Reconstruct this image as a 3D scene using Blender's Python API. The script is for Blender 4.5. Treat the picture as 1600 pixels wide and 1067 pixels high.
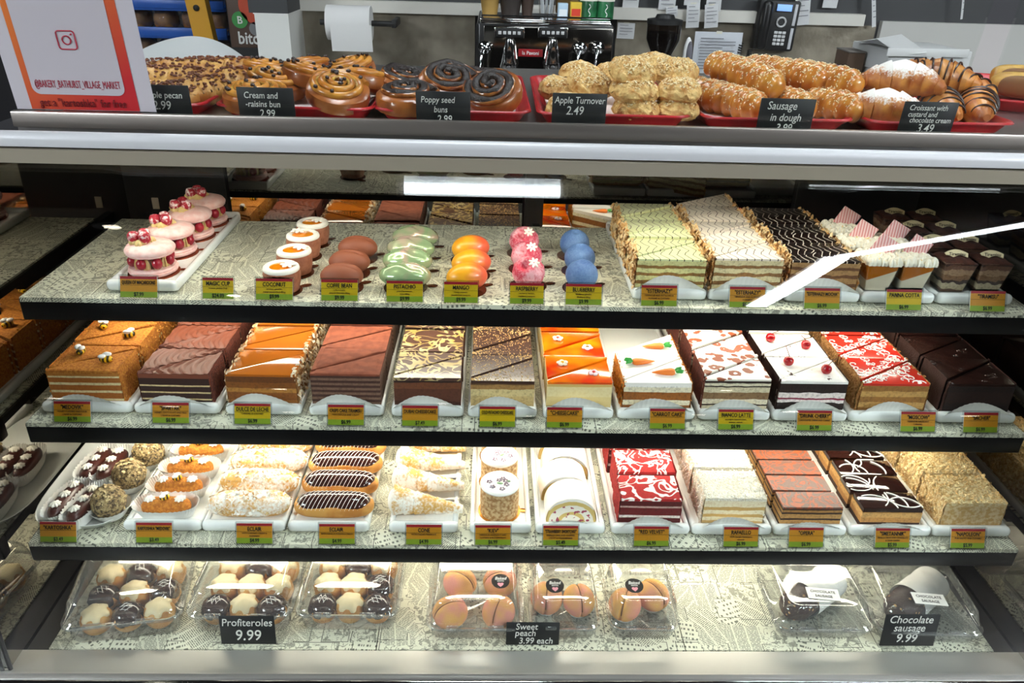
import bpy, bmesh, math, random
from mathutils import Vector, Matrix, noise
random.seed(7)
PI = math.pi
for o in list(bpy.data.objects): bpy.data.objects.remove(o)
scene = bpy.context.scene
col = scene.collection

# ---------------------------------------------------------------- camera
PITCH, YAW, ROLL = 0.47032, 0.03556, -0.03103
CAM = Vector((-0.0854, 0.0, 1.58))
FPX = 1244.4
_cp, _sp, _cy, _sy = math.cos(PITCH), math.sin(PITCH), math.cos(YAW), math.sin(YAW)
FW = Vector((_sy*_cp, _cy*_cp, -_sp)); _r0 = Vector((_cy, -_sy, 0)); _u0 = _r0.cross(FW)
RT = math.cos(ROLL)*_r0 - math.sin(ROLL)*_u0
UP = math.sin(ROLL)*_r0 + math.cos(ROLL)*_u0
cd = bpy.data.cameras.new('camera'); cam = bpy.data.objects.new('camera', cd); col.objects.link(cam)
cd.sensor_width = 36; cd.lens = 28.0; cd.clip_start = 0.02
cam.matrix_world = Matrix(((RT.x, UP.x, -FW.x, CAM.x), (RT.y, UP.y, -FW.y, CAM.y), (RT.z, UP.z, -FW.z, CAM.z), (0, 0, 0, 1)))
scene.camera = cam
# ---------------------------------------------------------------- world / exposure
wd = bpy.data.worlds.new('world'); scene.world = wd; wd.use_nodes = True
wd.node_tree.nodes['Background'].inputs[0].default_value = (0.5, 0.52, 0.55, 1)
wd.node_tree.nodes['Background'].inputs[1].default_value = 0.12
vs = scene.view_settings
vs.view_transform = 'Standard'; vs.look = 'None'; vs.gamma = 1; vs.use_curve_mapping = False
vs.exposure = 0.0
LED = 30.0          # emission of the cabinet's light strips
CEIL = 12.5          # emission of the shop's ceiling panels and the added fill panels

def ray(x, y): return FW + RT*((x-800)/FPX) + UP*((533.5-y)/FPX)
def P(x, y, z):
    d = ray(x, y); return CAM + d*((z-CAM.z)/d.z)
def PY(x, y, Y):
    d = ray(x, y); return CAM + d*(Y/d.y)
def proj(p):
    d = Vector(p)-CAM; z = d.dot(FW); return 800+FPX*d.dot(RT)/z, 533.5-FPX*d.dot(UP)/z
def XA(px, Y, z):
    X = 0.0
    for _ in range(6): X += (px-proj((X, Y, z))[0])/FPX*(Y+.25)
    return X

# ---------------------------------------------------------------- materials
def lin(h):
    if not isinstance(h, str): return (*h[:3], 1)
    v = [int(h[i:i+2], 16)/255 for i in (0, 2, 4)]
    return (*[c/12.92 if c <= .04045 else ((c+.055)/1.055)**2.4 for c in v], 1)
MATS = {}
class NT:
    def __init__(s, name):
        s.m = bpy.data.materials.new(name); s.m.use_nodes = True; s.t = s.m.node_tree
        s.b = s.t.nodes['Principled BSDF']; s.out = s.t.nodes['Material Output']
    def n(s, typ, **kw):
        nd = s.t.nodes.new(typ)
        for k, v in kw.items():
            if k.startswith('_'): setattr(nd, k[1:], v)
        for k, v in kw.items():
            if not k.startswith('_'):
                i = nd.inputs[int(k[1:])] if (k[0] == 'i' and k[1:].isdigit()) else nd.inputs[k.replace('__', ' ')]
                if hasattr(v, 'is_output'): s.t.links.new(v, i)
                else: i.default_value = v
        return nd
    def math(s, op, a, b=0.0, c=0.0):
        nd = s.n('ShaderNodeMath', _operation=op, i0=a, i1=b)
        if op in ('MULTIPLY_ADD', 'COMPARE', 'SMOOTH_MIN', 'SMOOTH_MAX'):
            if hasattr(c, 'is_output'): s.t.links.new(c, nd.inputs[2])
            else: nd.inputs[2].default_value = c
        return nd.outputs[0]
    def mix(s, f, a, b):
        nd = s.n('ShaderNodeMix', _data_type='RGBA')
        for i, v in ((0, f), (6, a), (7, b)):
            if hasattr(v, 'is_output'): s.t.links.new(v, nd.inputs[i])
            else: nd.inputs[i].default_value = v
        return nd.outputs[2]
    def coords(s, rnd=0.0):
        o = s.n('ShaderNodeTexCoord').outputs['Object']
        if rnd:
            r = s.n('ShaderNodeObjectInfo').outputs['Random']
            m = s.math('MULTIPLY', r, rnd)
            o = s.n('ShaderNodeVectorMath', _operation='ADD', i0=o, i1=s.n('ShaderNodeCombineXYZ', i0=m, i1=m).outputs[0]).outputs[0]
        return o
    def noise(s, v, scale, detail=2.0, dist=0.0, rough=.5):
        return s.n('ShaderNodeTexNoise', Vector=v, Scale=scale, Detail=detail, Distortion=dist, Roughness=rough).outputs[0]
    def step(s, v, lo, hi):
        return s.n('ShaderNodeMapRange', Value=v, i1=lo, i2=hi).outputs[0]
    def color(s, c): s.t.links.new(c, s.b.inputs['Base Color']) if hasattr(c, 'is_output') else setattr(s.b.inputs['Base Color'], 'default_value', c)
    def bump(s, h, strength, dist=.002):
        b = s.n('ShaderNodeBump', Height=h, Strength=strength, Distance=dist)
        s.t.links.new(b.outputs[0], s.b.inputs['Normal'])
    def set(s, rough=.5, metal=0, coat=0, sss=0, spec=.5):
        s.b.inputs['Roughness'].default_value = rough; s.b.inputs['Metallic'].default_value = metal
        s.b.inputs['Coat Weight'].default_value = coat; s.b.inputs['Coat Roughness'].default_value = .08
        s.b.inputs['Specular IOR Level'].default_value = spec
def mat(name, c='808080', rough=.5, metal=0, c2=None, ns=60, lo=.4, hi=.6, bump=0, bs=150, bd=.002, coat=0, spec=.5, detail=3, rnd=3.0):
    if name in MATS: return MATS[name]
    t = NT(name); t.set(rough, metal, coat, spec=spec)
    if c2 or bump: co = t.coords(rnd)
    if c2: t.color(t.mix(t.step(t.noise(co, ns, detail), lo, hi), lin(c), lin(c2)))
    else: t.color(lin(c))
    if bump: t.bump(t.noise(co, bs, 4), bump, bd)
    MATS[name] = t.m; return t.m
def emis(name, c, s):
    if name in MATS: return MATS[name]
    t = NT(name); t.color(lin(c)); t.b.inputs['Emission Color'].default_value = lin(c); t.b.inputs['Emission Strength'].default_value = s
    MATS[name] = t.m; return t.m
def layers(name, bands, h, wob=.04, ns=40, rough=.7, bump=.4, wx=1.0, c2=None):
    """cake body: horizontal layers (fractions of the height h) with wavy, crumbly borders"""
    if name in MATS: return MATS[name]
    t = NT(name); t.set(rough)
    co = t.coords()
    z = t.n('ShaderNodeSeparateXYZ', i0=co).outputs[2]
    n = t.noise(co, ns, 4)
    f = t.math('ADD', t.math('DIVIDE', z, h), t.math('MULTIPLY', t.math('SUBTRACT', n, .5), wob*2))
    cr = t.n('ShaderNodeValToRGB', i0=f); r = cr.color_ramp; r.interpolation = 'CONSTANT'
    while len(r.elements) < len(bands): r.elements.new(.5)
    for e, (p, c) in zip(r.elements, bands): e.position = p; e.color = lin(c)
    n2 = t.noise(co, 260, 3)
    t.color(t.mix(t.math('MULTIPLY', t.step(n2, .45, .75), .45), cr.outputs[0], lin(c2 or '3a2012')))
    t.bump(n2, bump)
    MATS[name] = t.m; return t.m
def scribble(name, base, ink, scale=60, width=.035, dist=1.5, rough=.5, ink2=None, coat=0, off=.5, bump=0):
    """printed or dusted curls: level lines of a noise field"""
    if name in MATS: return MATS[name]
    t = NT(name); t.set(rough, coat=coat)
    co = t.coords(4.0)
    n = t.noise(co, scale, 1.0, dist)
    a = t.math('ABSOLUTE', t.math('SUBTRACT', n, off))
    m = t.math('SUBTRACT', 1.0, t.step(a, width*.8, width*1.2))
    inkc = lin(ink)
    if ink2: inkc = t.mix(t.step(t.noise(co, 25, 1), .4, .6), lin(ink), lin(ink2))
    fine = t.noise(co, 300, 2)
    t.color(t.mix(m, t.mix(t.math('MULTIPLY', t.step(fine, .5, .7), .25), lin(base), (0, 0, 0, 1)), inkc))
    if bump: t.bump(m, bump, .001)
    MATS[name] = t.m; return t.m
def glass(name, tint='ffffff', k=1.0, rough=0.0, ior=1.5, white=0.0):
    """clear sheet: transparent straight through, Fresnel mirror on top"""
    if name in MATS: return MATS[name]
    t = NT(name); tr = t.n('ShaderNodeBsdfTransparent', Color=lin(tint))
    gl = t.n('ShaderNodeBsdfGlossy', Roughness=rough); fr = t.n('ShaderNodeFresnel', IOR=ior)
    ms = t.n('ShaderNodeMixShader', i0=t.math('MULTIPLY', fr.outputs[0], k), i1=tr.outputs[0], i2=gl.outputs[0])
    o = ms.outputs[0]
    if white:
        df = t.n('ShaderNodeBsdfDiffuse', Color=(.9, .9, .9, 1))
        o = t.n('ShaderNodeMixShader', i0=white, i1=o, i2=df.outputs[0]).outputs[0]
    t.t.links.new(o, t.out.inputs[0]); MATS[name] = t.m; return t.m

# ---------------------------------------------------------------- mesh building
class B:
    def __init__(s): s.v = []; s.f = []
    def add(s, v, f):
        o = len(s.v); s.v += [tuple(p) for p in v]; s.f += [tuple(i+o for i in q) for q in f]; return s
    def box(s, cx, cy, cz, sx, sy, sz):
        x, y, z = sx/2, sy/2, sz/2
        return s.add([(cx+a*x, cy+b*y, cz+c*z) for a, b, c in ((-1,-1,-1),(1,-1,-1),(1,1,-1),(-1,1,-1),(-1,-1,1),(1,-1,1),(1,1,1),(-1,1,1))],
                     [(3,2,1,0),(4,5,6,7),(0,1,5,4),(1,2,6,5),(2,3,7,6),(3,0,4,7)])
    def bx(s, x0, x1, y0, y1, z0, z1): return s.box((x0+x1)/2, (y0+y1)/2, (z0+z1)/2, x1-x0, y1-y0, z1-z0)
    def rbox(s, cx, cy, cz, sx, sy, sz, b=.003, seg=2):
        bm = bmesh.new(); bmesh.ops.create_cube(bm, size=1)
        for v in bm.verts: v.co = (v.co.x*sx+cx, v.co.y*sy+cy, v.co.z*sz+cz)
        bmesh.ops.bevel(bm, geom=bm.edges[:], offset=b, segments=seg, profile=.5, affect='EDGES')
        bm.verts.index_update()
        s.add([v.co[:] for v in bm.verts], [[v.index for v in f.verts] for f in bm.faces]); bm.free(); return s
    def loft(s, rings, cap0=True, cap1=True):
        n = len(rings[0]); o = len(s.v)
        for r in rings: s.v += [tuple(p) for p in r]
        for k in range(len(rings)-1):
            for i in range(n):
                j = (i+1) % n; s.f.append((o+k*n+i, o+k*n+j, o+k*n+n+j, o+k*n+n+i))
        if cap0: s.f.append(tuple(o+i for i in reversed(range(n))))
        if cap1: s.f.append(tuple(o+(len(rings)-1)*n+i for i in range(n)))
        return s
    def prism(s, poly, z0, z1, b=0.0, grow=0.0):
        cx = sum(p[0] for p in poly)/len(poly); cy = sum(p[1] for p in poly)/len(poly)
        def ring(d, z):
            out = []
            for x, y in poly:
                dx, dy = x-cx, y-cy
                out.append((cx+dx-math.copysign(min(d, abs(dx)*.5), dx), cy+dy-math.copysign(min(d, abs(dy)*.5), dy), z))
            return out
        if b: return s.loft([ring(-grow, z0), ring(-grow, z1-b), ring(-grow+b*.35, z1-b*.3), ring(-grow+b, z1)])
        return s.loft([ring(-grow, z0), ring(-grow, z1)])
    def lathe(s, prof, n=20, c=(0, 0, 0), sx=1, sy=1, fn=None):
        rings = []
        for r, z in prof:
            rings.append([(c[0]+sx*r*(fn(2*PI*i/n, z) if fn else 1)*math.cos(2*PI*i/n), c[1]+sy*r*(fn(2*PI*i/n, z) if fn else 1)*math.sin(2*PI*i/n), c[2]+z) for i in range(n)])
        return s.loft(rings, True, True)
    def tube(s, path, r, n=6, closed=False):
        path = [Vector(p) for p in path]; rings = []
        N = len(path)
        for k, p in enumerate(path):
            a = path[max(k-1, 0)]; b = path[min(k+1, N-1)]
            if closed: a = path[k-1]; b = path[(k+1) % N]
            d = (b-a); d = d.normalized() if d.length > 1e-9 else Vector((1, 0, 0))
            u = d.cross(Vector((0, 0, 1)))
            if u.length < .05: u = d.cross(Vector((0, 1, 0)))
            u.normalize(); w = u.cross(d)
            rr = r[k] if isinstance(r, (list, tuple)) else r
            rings.append([p+u*(rr*math.cos(2*PI*i/n))+w*(rr*math.sin(2*PI*i/n)) for i in range(n)])
        if closed: rings.append(rings[0])
        return s.loft(rings, not closed, not closed)
    def ell(s, c, r, nu=16, nv=10, fn=None, rot=None):
        if not isinstance(r, (tuple, list)): r = (r, r, r)
        vs_ = []; fs = []
        for j in range(nv+1):
            th = PI*j/nv
            for i in range(nu):
                ph = 2*PI*i/nu
                d = Vector((math.sin(th)*math.cos(ph), math.sin(th)*math.sin(ph), math.cos(th)))
                k = fn(d) if fn else 1
                p = Vector((d.x*r[0]*k, d.y*r[1]*k, d.z*r[2]*k))
                if rot: p = rot @ p
                vs_.append(p+Vector(c))
        for j in range(nv):
            for i in range(nu):
                a = j*nu+i; b_ = j*nu+(i+1) % nu
                if j == 0: fs.append((a, a+nu, b_+nu))
                elif j == nv-1: fs.append((a, a+nu, b_))
                else: fs.append((a, a+nu, b_+nu, b_))
        return s.add(vs_, fs)
    def grid(s, fn, nu, nv):
        vs_ = [fn(i/nu, j/nv) for j in range(nv+1) for i in range(nu+1)]
        return s.add(vs_, [(j*(nu+1)+i, j*(nu+1)+i+1, (j+1)*(nu+1)+i+1, (j+1)*(nu+1)+i) for j in range(nv) for i in range(nu)])
    def xf(s, M, start=0):
        s.v[start:] = [tuple(M @ Vector(p)) for p in s.v[start:]]; return s
    def mesh(s, name, m, smooth=True, ang=None):
        me = bpy.data.meshes.new(name); me.from_pydata(s.v, [], s.f); me.materials.append(m)
        if smooth: me.polygons.foreach_set('use_smooth', [True]*len(me.polygons))
        if smooth and ang != 0:
            bm = bmesh.new(); bm.from_mesh(me); a = math.radians(ang or 45)
            for e in bm.edges:
                if len(e.link_faces) == 2 and e.calc_face_angle(0) > a: e.smooth = False
            bm.to_mesh(me); bm.free()
        me.update(); return me
CACHE = {}
def cm(key, fn, m, smooth=True, ang=None):
    """cached mesh: fn returns a B"""
    if key not in CACHE: CACHE[key] = fn().mesh(key, m, smooth, ang)
    return CACHE[key]
def link(name, data, parent=None, loc=None, rot=None, scale=None):
    o = bpy.data.objects.new(name, data); col.objects.link(o)
    if parent: o.parent = parent
    if loc is not None: o.location = loc
    if rot is not None: o.rotation_euler = rot
    if scale is not None: o.scale = (scale,)*3 if not isinstance(scale, (tuple, list)) else scale
    return o
LABELS = {}
def tag(o, label, cat, group=None, kind=None):
    o['label'] = label; o['category'] = cat
    if group: o['group'] = group
    if kind: o['kind'] = kind
    LABELS[label] = LABELS.get(label, 0)+1
    return o
def thing(name, label, cat, parts, loc=(0, 0, 0), rot=(0, 0, 0), group=None, scale=None):
    """parts: (name, mesh) or (name, mesh, [(sub, mesh)...]) or (name, mesh, [...], loc)"""
    if len(parts) == 1 and len(parts[0]) == 2:
        o = link(name, parts[0][1], None, loc, rot, scale)
    else:
        o = link(name, None, None, loc, rot, scale); o.empty_display_size = .02
        for p in parts:
            c = link(p[0], p[1], o, p[3] if len(p) > 3 else None)
            if p[0] in STUFF: c['kind'] = 'stuff'
            for q in (p[2] if len(p) > 2 and p[2] else []):
                c2 = link(q[0], q[1], c, q[2] if len(q) > 2 else None)
                if q[0] in STUFF: c2['kind'] = 'stuff'
    tag(o, label, cat, group); return o
STUFF = {'almond_flakes', 'crumbs', 'sesame_seeds', 'nut_bits', 'sugar_crystals', 'pecan_bits'}
def struct(name, b, m, label=None, smooth=False, parent=None):
    o = link(name, b.mesh(name, m, smooth) if isinstance(b, B) else b, parent)
    if not parent:
        o['kind'] = 'structure'
        if label: o['label'] = label
    return o
def text(s, size, m, bold=0.0, xs=1.0, shear=0.0, align='CENTER', res=2, sp=1.0):
    key = ('txt', s, size, m.name, bold, xs, shear, align)
    if key in CACHE: return CACHE[key]
    c = bpy.data.curves.new('lettering', 'FONT'); c.body = s; c.size = size; c.align_x = align
    c.offset = bold*size; c.shear = shear; c.resolution_u = res; c.fill_mode = 'BOTH'; c.extrude = .00015; c.space_character = sp
    o = bpy.data.objects.new('tmp', c); me = bpy.data.meshes.new_from_object(o)
    for v in me.vertices: v.co.x *= xs
    me.materials.clear(); me.materials.append(m)
    me.name = 'lettering'
    bpy.data.objects.remove(o); bpy.data.curves.remove(c); CACHE[key] = me; return me
ORD = ['front', 'second', 'third', 'fourth', 'fifth', 'sixth', 'seventh', 'eighth', 'ninth', 'tenth']
def rot_to(n):
    return Vector((0, 0, 1)).rotation_difference(Vector(n)).to_matrix()
def flake(b, p, n, s, rnd, th=.0006):
    q = rot_to(n) @ Matrix.Rotation(rnd*6.28, 3, 'Z'); o = Vector(p)
    r = [(s*math.cos(a)*1.0, s*.62*math.sin(a)) for a in (0, 1.05, 2.09, 3.14, 4.19, 5.24)]
    k = len(b.v); cv = th+abs(rnd-.5)*s*.4
    b.v += [tuple(o+q @ Vector((x, y, 0))) for x, y in r]+[tuple(o+q @ Vector((0, 0, cv)))]
    b.f += [(k+i, k+(i+1) % 6, k+6) for i in range(6)]
# ================================================================ the setting
CEILZ = 3.0
SH = dict(A=(1.220, 1.029, 1.625), B=(1.147, .832, 1.63), C=(1.066, .644, 1.63), D=(1.008, .452, 1.72))   # front Y, paper top Z, back Y
def gl_z(Y): return .45+.83*math.sqrt(max(0, 1-((1.36-Y)/.405)**2))
GY, GZ, GA, GB = 1.36, .45, .405, .83
steel = mat('brushed_steel', 'c9c6c0', .42, .8)
alu = mat('satin_aluminium', 'e3e5e5', .35, 1)
black_gloss = mat('black_lacquer', '08080a', .3, 0, spec=.35)
black_matt = mat('black_plastic', '141414', .5)
dark = mat('dark_panel', '17181a', .45)
chrome = mat('chrome', 'dcdcdc', .08, 1)
white_pl = mat('white_plastic', 'f1f1ef', .25)
clear = glass('clear_glass', 'fbfefc'); MATS['clear_glass'] = clear
def fix_fresnel(m):
    nt = m.node_tree
    for n in list(nt.nodes):
        if n.type == 'FRESNEL':
            g = nt.nodes.new('ShaderNodeNewGeometry'); mr = nt.nodes.new('ShaderNodeMapRange')
            i = n.inputs['IOR'].default_value
            mr.inputs['To Min'].default_value = i; mr.inputs['To Max'].default_value = 1/i
            nt.links.new(g.outputs['Backfacing'], mr.inputs['Value']); nt.links.new(mr.outputs[0], n.inputs['IOR'])
    return m
fix_fresnel(clear)

struct('floor', B().bx(-14, 14, -22, 5.2, -.1, 0), mat('floor_tiles', '403d3a', .35, c2='353230', ns=3), 'grey shop floor tiles')
struct('ceiling', B().bx(-14, 14, -22, 5.2, CEILZ, CEILZ+.1), mat('ceiling_paint', '2c2d2f', .8), 'dark grey shop ceiling')
struct('wall_front', B().bx(-14, 14, -22.1, -22, 0, CEILZ), mat('shop_wall', '3a3836', .8), 'far shop wall behind the viewer')
struct('wall_left', B().bx(-14.1, -14, -22, 5.2, 0, CEILZ), mat('shop_wall'), 'far left shop wall')
struct('wall_right', B().bx(14, 14.1, -22, 5.2, 0, CEILZ), mat('shop_wall'), 'far right shop wall')
WY = 3.6
zt = PY(700, 22, WY).z; zs = PY(700, 10, WY).z
wall_b = struct('wall_back', B().bx(PY(402, 20, 3.62).x, 14, WY+.02, WY+.12, 0, CEILZ), mat('charcoal_wall', '37383a', .55), 'charcoal wall behind the pastry counter')
# steel sheets and white ledge of the back wall
for x0, x1, c in ((462, 742, 0), (962, 1365, 0)):
    p0, p1 = PY(x0, 60, WY), PY(x1, 60, WY)
    struct('steel_sheet', B().bx(p0.x, p1.x, WY, WY+.02, .7, zt), mat('wall_steel', 'b8ae9c', .26, .5, c2='8f8676', ns=6, bump=.35, bs=7, bd=.03), parent=wall_b)
struct('ledge', B().bx(PY(450, 15, WY).x, PY(1350, 15, WY).x, WY-.03, WY+.02, zt, zt+.045), mat('ledge_paint', 'cfcbc2', .5), parent=wall_b)
struct('white_panel', B().bx(PY(1372, 60, WY).x, 3.2, WY-.01, WY+.02, .7, zt+.02), mat('pale_panel', 'b9b7b2', .5), parent=wall_b)
p0, p1 = PY(397, 20, 3.35), PY(450, 20, 3.35)
pil = struct('pillar', B().bx(p0.x, p1.x, 3.35, 3.62, 0, p0.z), mat('pillar_tiles', 'd9d8d3', .4), 'white tiled pillar end beside the steel wall')
struct('pillar_upper', B().bx(p0.x-.02, p1.x, 3.35, 3.62, p0.z, CEILZ), mat('charcoal_wall'), parent=pil)
struct('wall_far_left', B().bx(-6, 0, 5.0, 5.1, 0, CEILZ), mat('dark_panel'), 'dark far wall of the shop beyond the bread rack')

# ================================================================ ceiling lamps of the shop, plus added fill panels
def ceiling_panel(x0, x1, y0, y1, label, s=1.0):
    t = thing('ceiling_light', label, 'lamp', [('frame', B().bx(x0-.03, x1+.03, y0-.03, y1+.03, -.03, 0).mesh('frame', white_pl, False)),
        ('diffuser', B().bx(x0, x1, y0, y1, -.036, -.03).mesh('diffuser', emis('panel_light%.1f' % s, 'f2f6ff', CEIL*s), False))], (0, 0, CEILZ))
ceiling_panel(-.40, .18, 1.04, 1.60, 'square ceiling light panel straight above the pastry case', 1.6)
ceiling_panel(1.12, 1.85, 1.42, 1.75, 'wide ceiling light panel above the right end of the pastry case', 1.6)
ceiling_panel(-5.0, -3.4, -2.2, -.6, 'large added fill light panel over the customer aisle on the left', 5.0)  # added fill, brightens price cards; placed clear of the glass reflections
ceiling_panel(3.4, 5.0, -2.2, -.6, 'large added fill light panel over the customer aisle on the right', 5.0)  # matching added fill on the right, also out of the glass reflections
ceiling_panel(-1.6, -1.0, 2.3, 2.9, 'square ceiling light panel above the staff aisle on the left', .8)
ceiling_panel(.9, 1.5, 2.5, 3.1, 'square ceiling light panel above the staff aisle on the right', .8)
def linear(a, b, label, s=2.0, w=.028):
    a = Vector(a); b = Vector(b); d = b-a; L = d.length; an = math.atan2(d.y, d.x)
    thing('linear_ceiling_light', label, 'lamp', [('housing', B().rbox(L/2, 0, -.02, L, 2.5*w, .04, .005).mesh('housing', white_pl)),
        ('tube', B().rbox(L/2, 0, -.055, L, 2*w, .03, .01).mesh('tube', emis('tube_light', 'f4f7ff', CEIL*s)))], (a.x, a.y, CEILZ), (0, 0, an))
linear((1.39, -1.42), (1.42, -.1), 'linear ceiling tube lamp over the aisle right of the viewer', 2.5, .055)
linear((1.42, -.10), (2.05, .72), 'angled linear ceiling tube lamp right of the pastry case', 2.5)
for i, (x, y, r) in enumerate(((-1.59, .23, .07), (-1.45, -1.39, .07), (-8, -12.5, .3), (-3, -8.9, .2), (-7.1, -15.7, .35), (-.9, -12.6, .22), (1.1, -19.4, .3), (5.1, -16.9, .35), (6.4, -14.4, .35), (11, -15.6, .4), (3.1, -8, .16), (-5.2, -18.5, .3))):
    thing('round_downlight', 'round ceiling downlight %s' % ('above the left aisle', 'left of the viewer', 'over the far left aisle', 'over the middle left aisle', 'by the far left corner', 'over the far centre aisle', 'by the far wall centre', 'over the far right aisle', 'over the middle right aisle', 'by the far right corner', 'right behind the viewer', 'by the far left centre')[i], 'lamp',
        [('trim_ring', B().lathe([(r, 0), (r*1.15, 0), (r*1.15, -.02), (r, -.025)], 20).mesh('trim_ring', white_pl)),
         ('bulb', B().lathe([(0.001, -.012), (r, -.012), (r, -.02), (.001, -.03)], 20).mesh('bulb', emis('downlight', 'fff1dc', 22)))], (x, y, CEILZ))

# ================================================================ the display case
case = link('display_case', None, None, (0, 0, 0)); tag(case, 'long curved-glass pastry display case with three black shelves', 'display case')
def part(name, b, m, parent=None, smooth=False):
    return link(name, b.mesh(name, m, smooth), parent or case)
HW = .86; IN = .883
# base cabinet, ledge
part('base_cabinet', B().bx(-.95, .95, 1.02, 1.80, .05, .40), dark)
part('deck_plate', B().bx(-.88, .88, 1.0, 1.735, .40, .447), black_matt)
led_ = part('front_ledge', B().bx(-1.0, 1.0, .958, 1.008, .425, .4525), steel)
part('ledge_bead', B().tube([(-1.0, .952, .436), (1.0, .952, .436)], .009, 10), chrome, led_, True)
part('kick_moulding', B().bx(-1.0, 1.0, .930, .962, .40, .424), mat('bronze_steel', '6f675c', .3, 1), led_)
part('front_panel', B().bx(-1.0, 1.0, .945, .975, .10, .40), mat('dark_front', '2a241f', .35))
# shelves
def shelf(k):
    y0, z, y1 = SH[k]
    s = part('shelf', B().bx(-HW, HW, y0+.02, y1, z-.018, z-.004), black_matt)
    part('front_bar', B().rbox(0, y0+.011, z-.0235, 2*HW, .022, .039, .003), black_gloss, s, True)
    for x in (-HW+.02, HW-.02, 0.02):
        part('bracket', B().bx(x-.008, x+.008, y0+.12, 1.73, z-.040, z-.018), black_matt, s)
    return s
for k in 'ABC': shelf(k)
# rear: black frame, mirrored sliding doors
back = part('rear_frame', B().bx(-.90, .90, 1.755, 1.79, .40, 1.29), dark)
mirror = NT('tinted_mirror'); mirror.set(.02, 1); mirror.color((.30, .30, .29, 1)); mirror = mirror.m
for x0, x1 in ((-.66, -.01), (.03, .60)):
    part('mirror_door', B().bx(x0, x1, 1.737, 1.755, .45, 1.25), mirror, back)
part('rear_post', B().bx(-.005, .035, 1.70, 1.735, .45, 1.25), black_matt)
part('rear_panel', B().bx(-.90, -.664, 1.725, 1.755, .45, 1.25), mat('rear_black', '0d0e11', .5), back)
part('rear_panel', B().bx(.604, .90, 1.725, 1.755, .45, 1.25), mat('rear_black'), back)
part('door_sticker', B().bx(PY(238, 316, 1.724).x, PY(248, 316, 1.724).x, 1.722, 1.7245, PY(243, 326, 1.724).z, PY(243, 309, 1.724).z), mat('sticker', 'b9b2a0', .6), back)
# side panels with mirrored inner face
def gprof(n=40, off=0.0):
    pts = []
    a0 = math.asin((.440-GZ)/GB); a1 = math.acos((GY-1.248)/GA)
    for i in range(n+1):
        a = a0+(a1-a0)*i/n
        nx = Vector((-math.cos(a)/GA, math.sin(a)/GB)).normalized()
        pts.append((GY-GA*math.cos(a)-nx.x*off, GZ+GB*math.sin(a)-nx.y*off))
    return pts
smir = NT('smoked_mirror'); smir.set(.03, 1); smir.color((.36, .34, .31, 1)); smir = smir.m
for sx in (-1, 1):
    pr = [(y, z) for y, z in gprof(24, .008)]+[(1.735, 1.25), (1.735, .43)]
    b = B(); b.loft([[(sx*IN, y, z) for y, z in pr], [(sx*(IN+.006), y, z) for y, z in pr]])
    sp = part('side_mirror', b, smir)
    b = B(); b.loft([[(sx*(IN+.007), y, z) for y, z in pr], [(sx*(IN+.03), y, z) for y, z in pr]])
    part('side_panel', b, dark, sp)
    part('edge_seal', B().tube([(sx*(IN-.001), y, z) for y, z in gprof(24, .012)], .004, 6), black_matt, sp, True)
# curved front glass
o_, i_ = gprof(48, 0), gprof(48, .005)
ring = o_+i_[::-1]
gb = B(); gb.loft([[(-.90, y, z) for y, z in ring], [(.90, y, z) for y, z in ring]])
part('front_glass', gb, clear, None, True)
# top profile, deck with pastries
part('glass_clamp', B().bx(-1.0, 1.0, 1.240, 1.256, 1.2465, 1.2675), mat('clamp_metal', 'a39d8a', .35, .3))
lp = B(); prf = [(1.244, 1.2710), (1.244, 1.281), (1.246, 1.288), (1.251, 1.2925), (1.258, 1.2925), (1.258, 1.2710)]
lp.loft([[(-1.0, y, z) for y, z in prf], [(1.0, y, z) for y, z in prf]])
part('light_profile', lp, mat('profile_white', 'c6caca', .35, .1), None, True)
dk = part('top_deck', B().bx(-.833, 1.25, 1.295, 2.0, 1.282, 1.298), mat('deck_steel', 'c4c2bd', .3, 1))
part('deck_rail', B().rbox(.2085, 1.289, 1.3040, 2.083, .012, .0245, .002), mat('rail_steel', 'a8a299', .36, .9), dk, True)
part('deck_underside', B().bx(-.9, .9, 1.27, 1.80, 1.256, 1.2815), dark)
# light strips under the deck and shelves
for k, y, z, s in (('top', 1.315, 1.2555, .62), ('A', SH['A'][0]+.13, SH['A'][1]-.018, .9), ('B', SH['B'][0]+.12, SH['B'][1]-.018, 1.15), ('C', SH['C'][0]+.15, SH['C'][1]-.018, .92)):
    xe = .56 if k == 'top' else .745; led = emis('led_strip_'+k, 'fff4e2', LED*s)
    h = part('light_strip', B().bx(-.80, xe, y-.016, y+.016, z-.012, z), white_pl)
    part('diffuser', B().bx(-.795, xe-.005, y-.012, y+.012, z-.018, z-.012), led, h)
# upper glass guard standing on the deck
GT = math.radians(7)
def guard(x0, x1, name='guard_glass'):
    o = link(name, B().bx(x0, x1, -.003, .003, 0, .50).mesh(name, clear, False), case, (0, 1.318, 1.299), (GT, 0, 0)); return o
guard(-.83, .672); guard(.716, 1.25)

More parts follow.
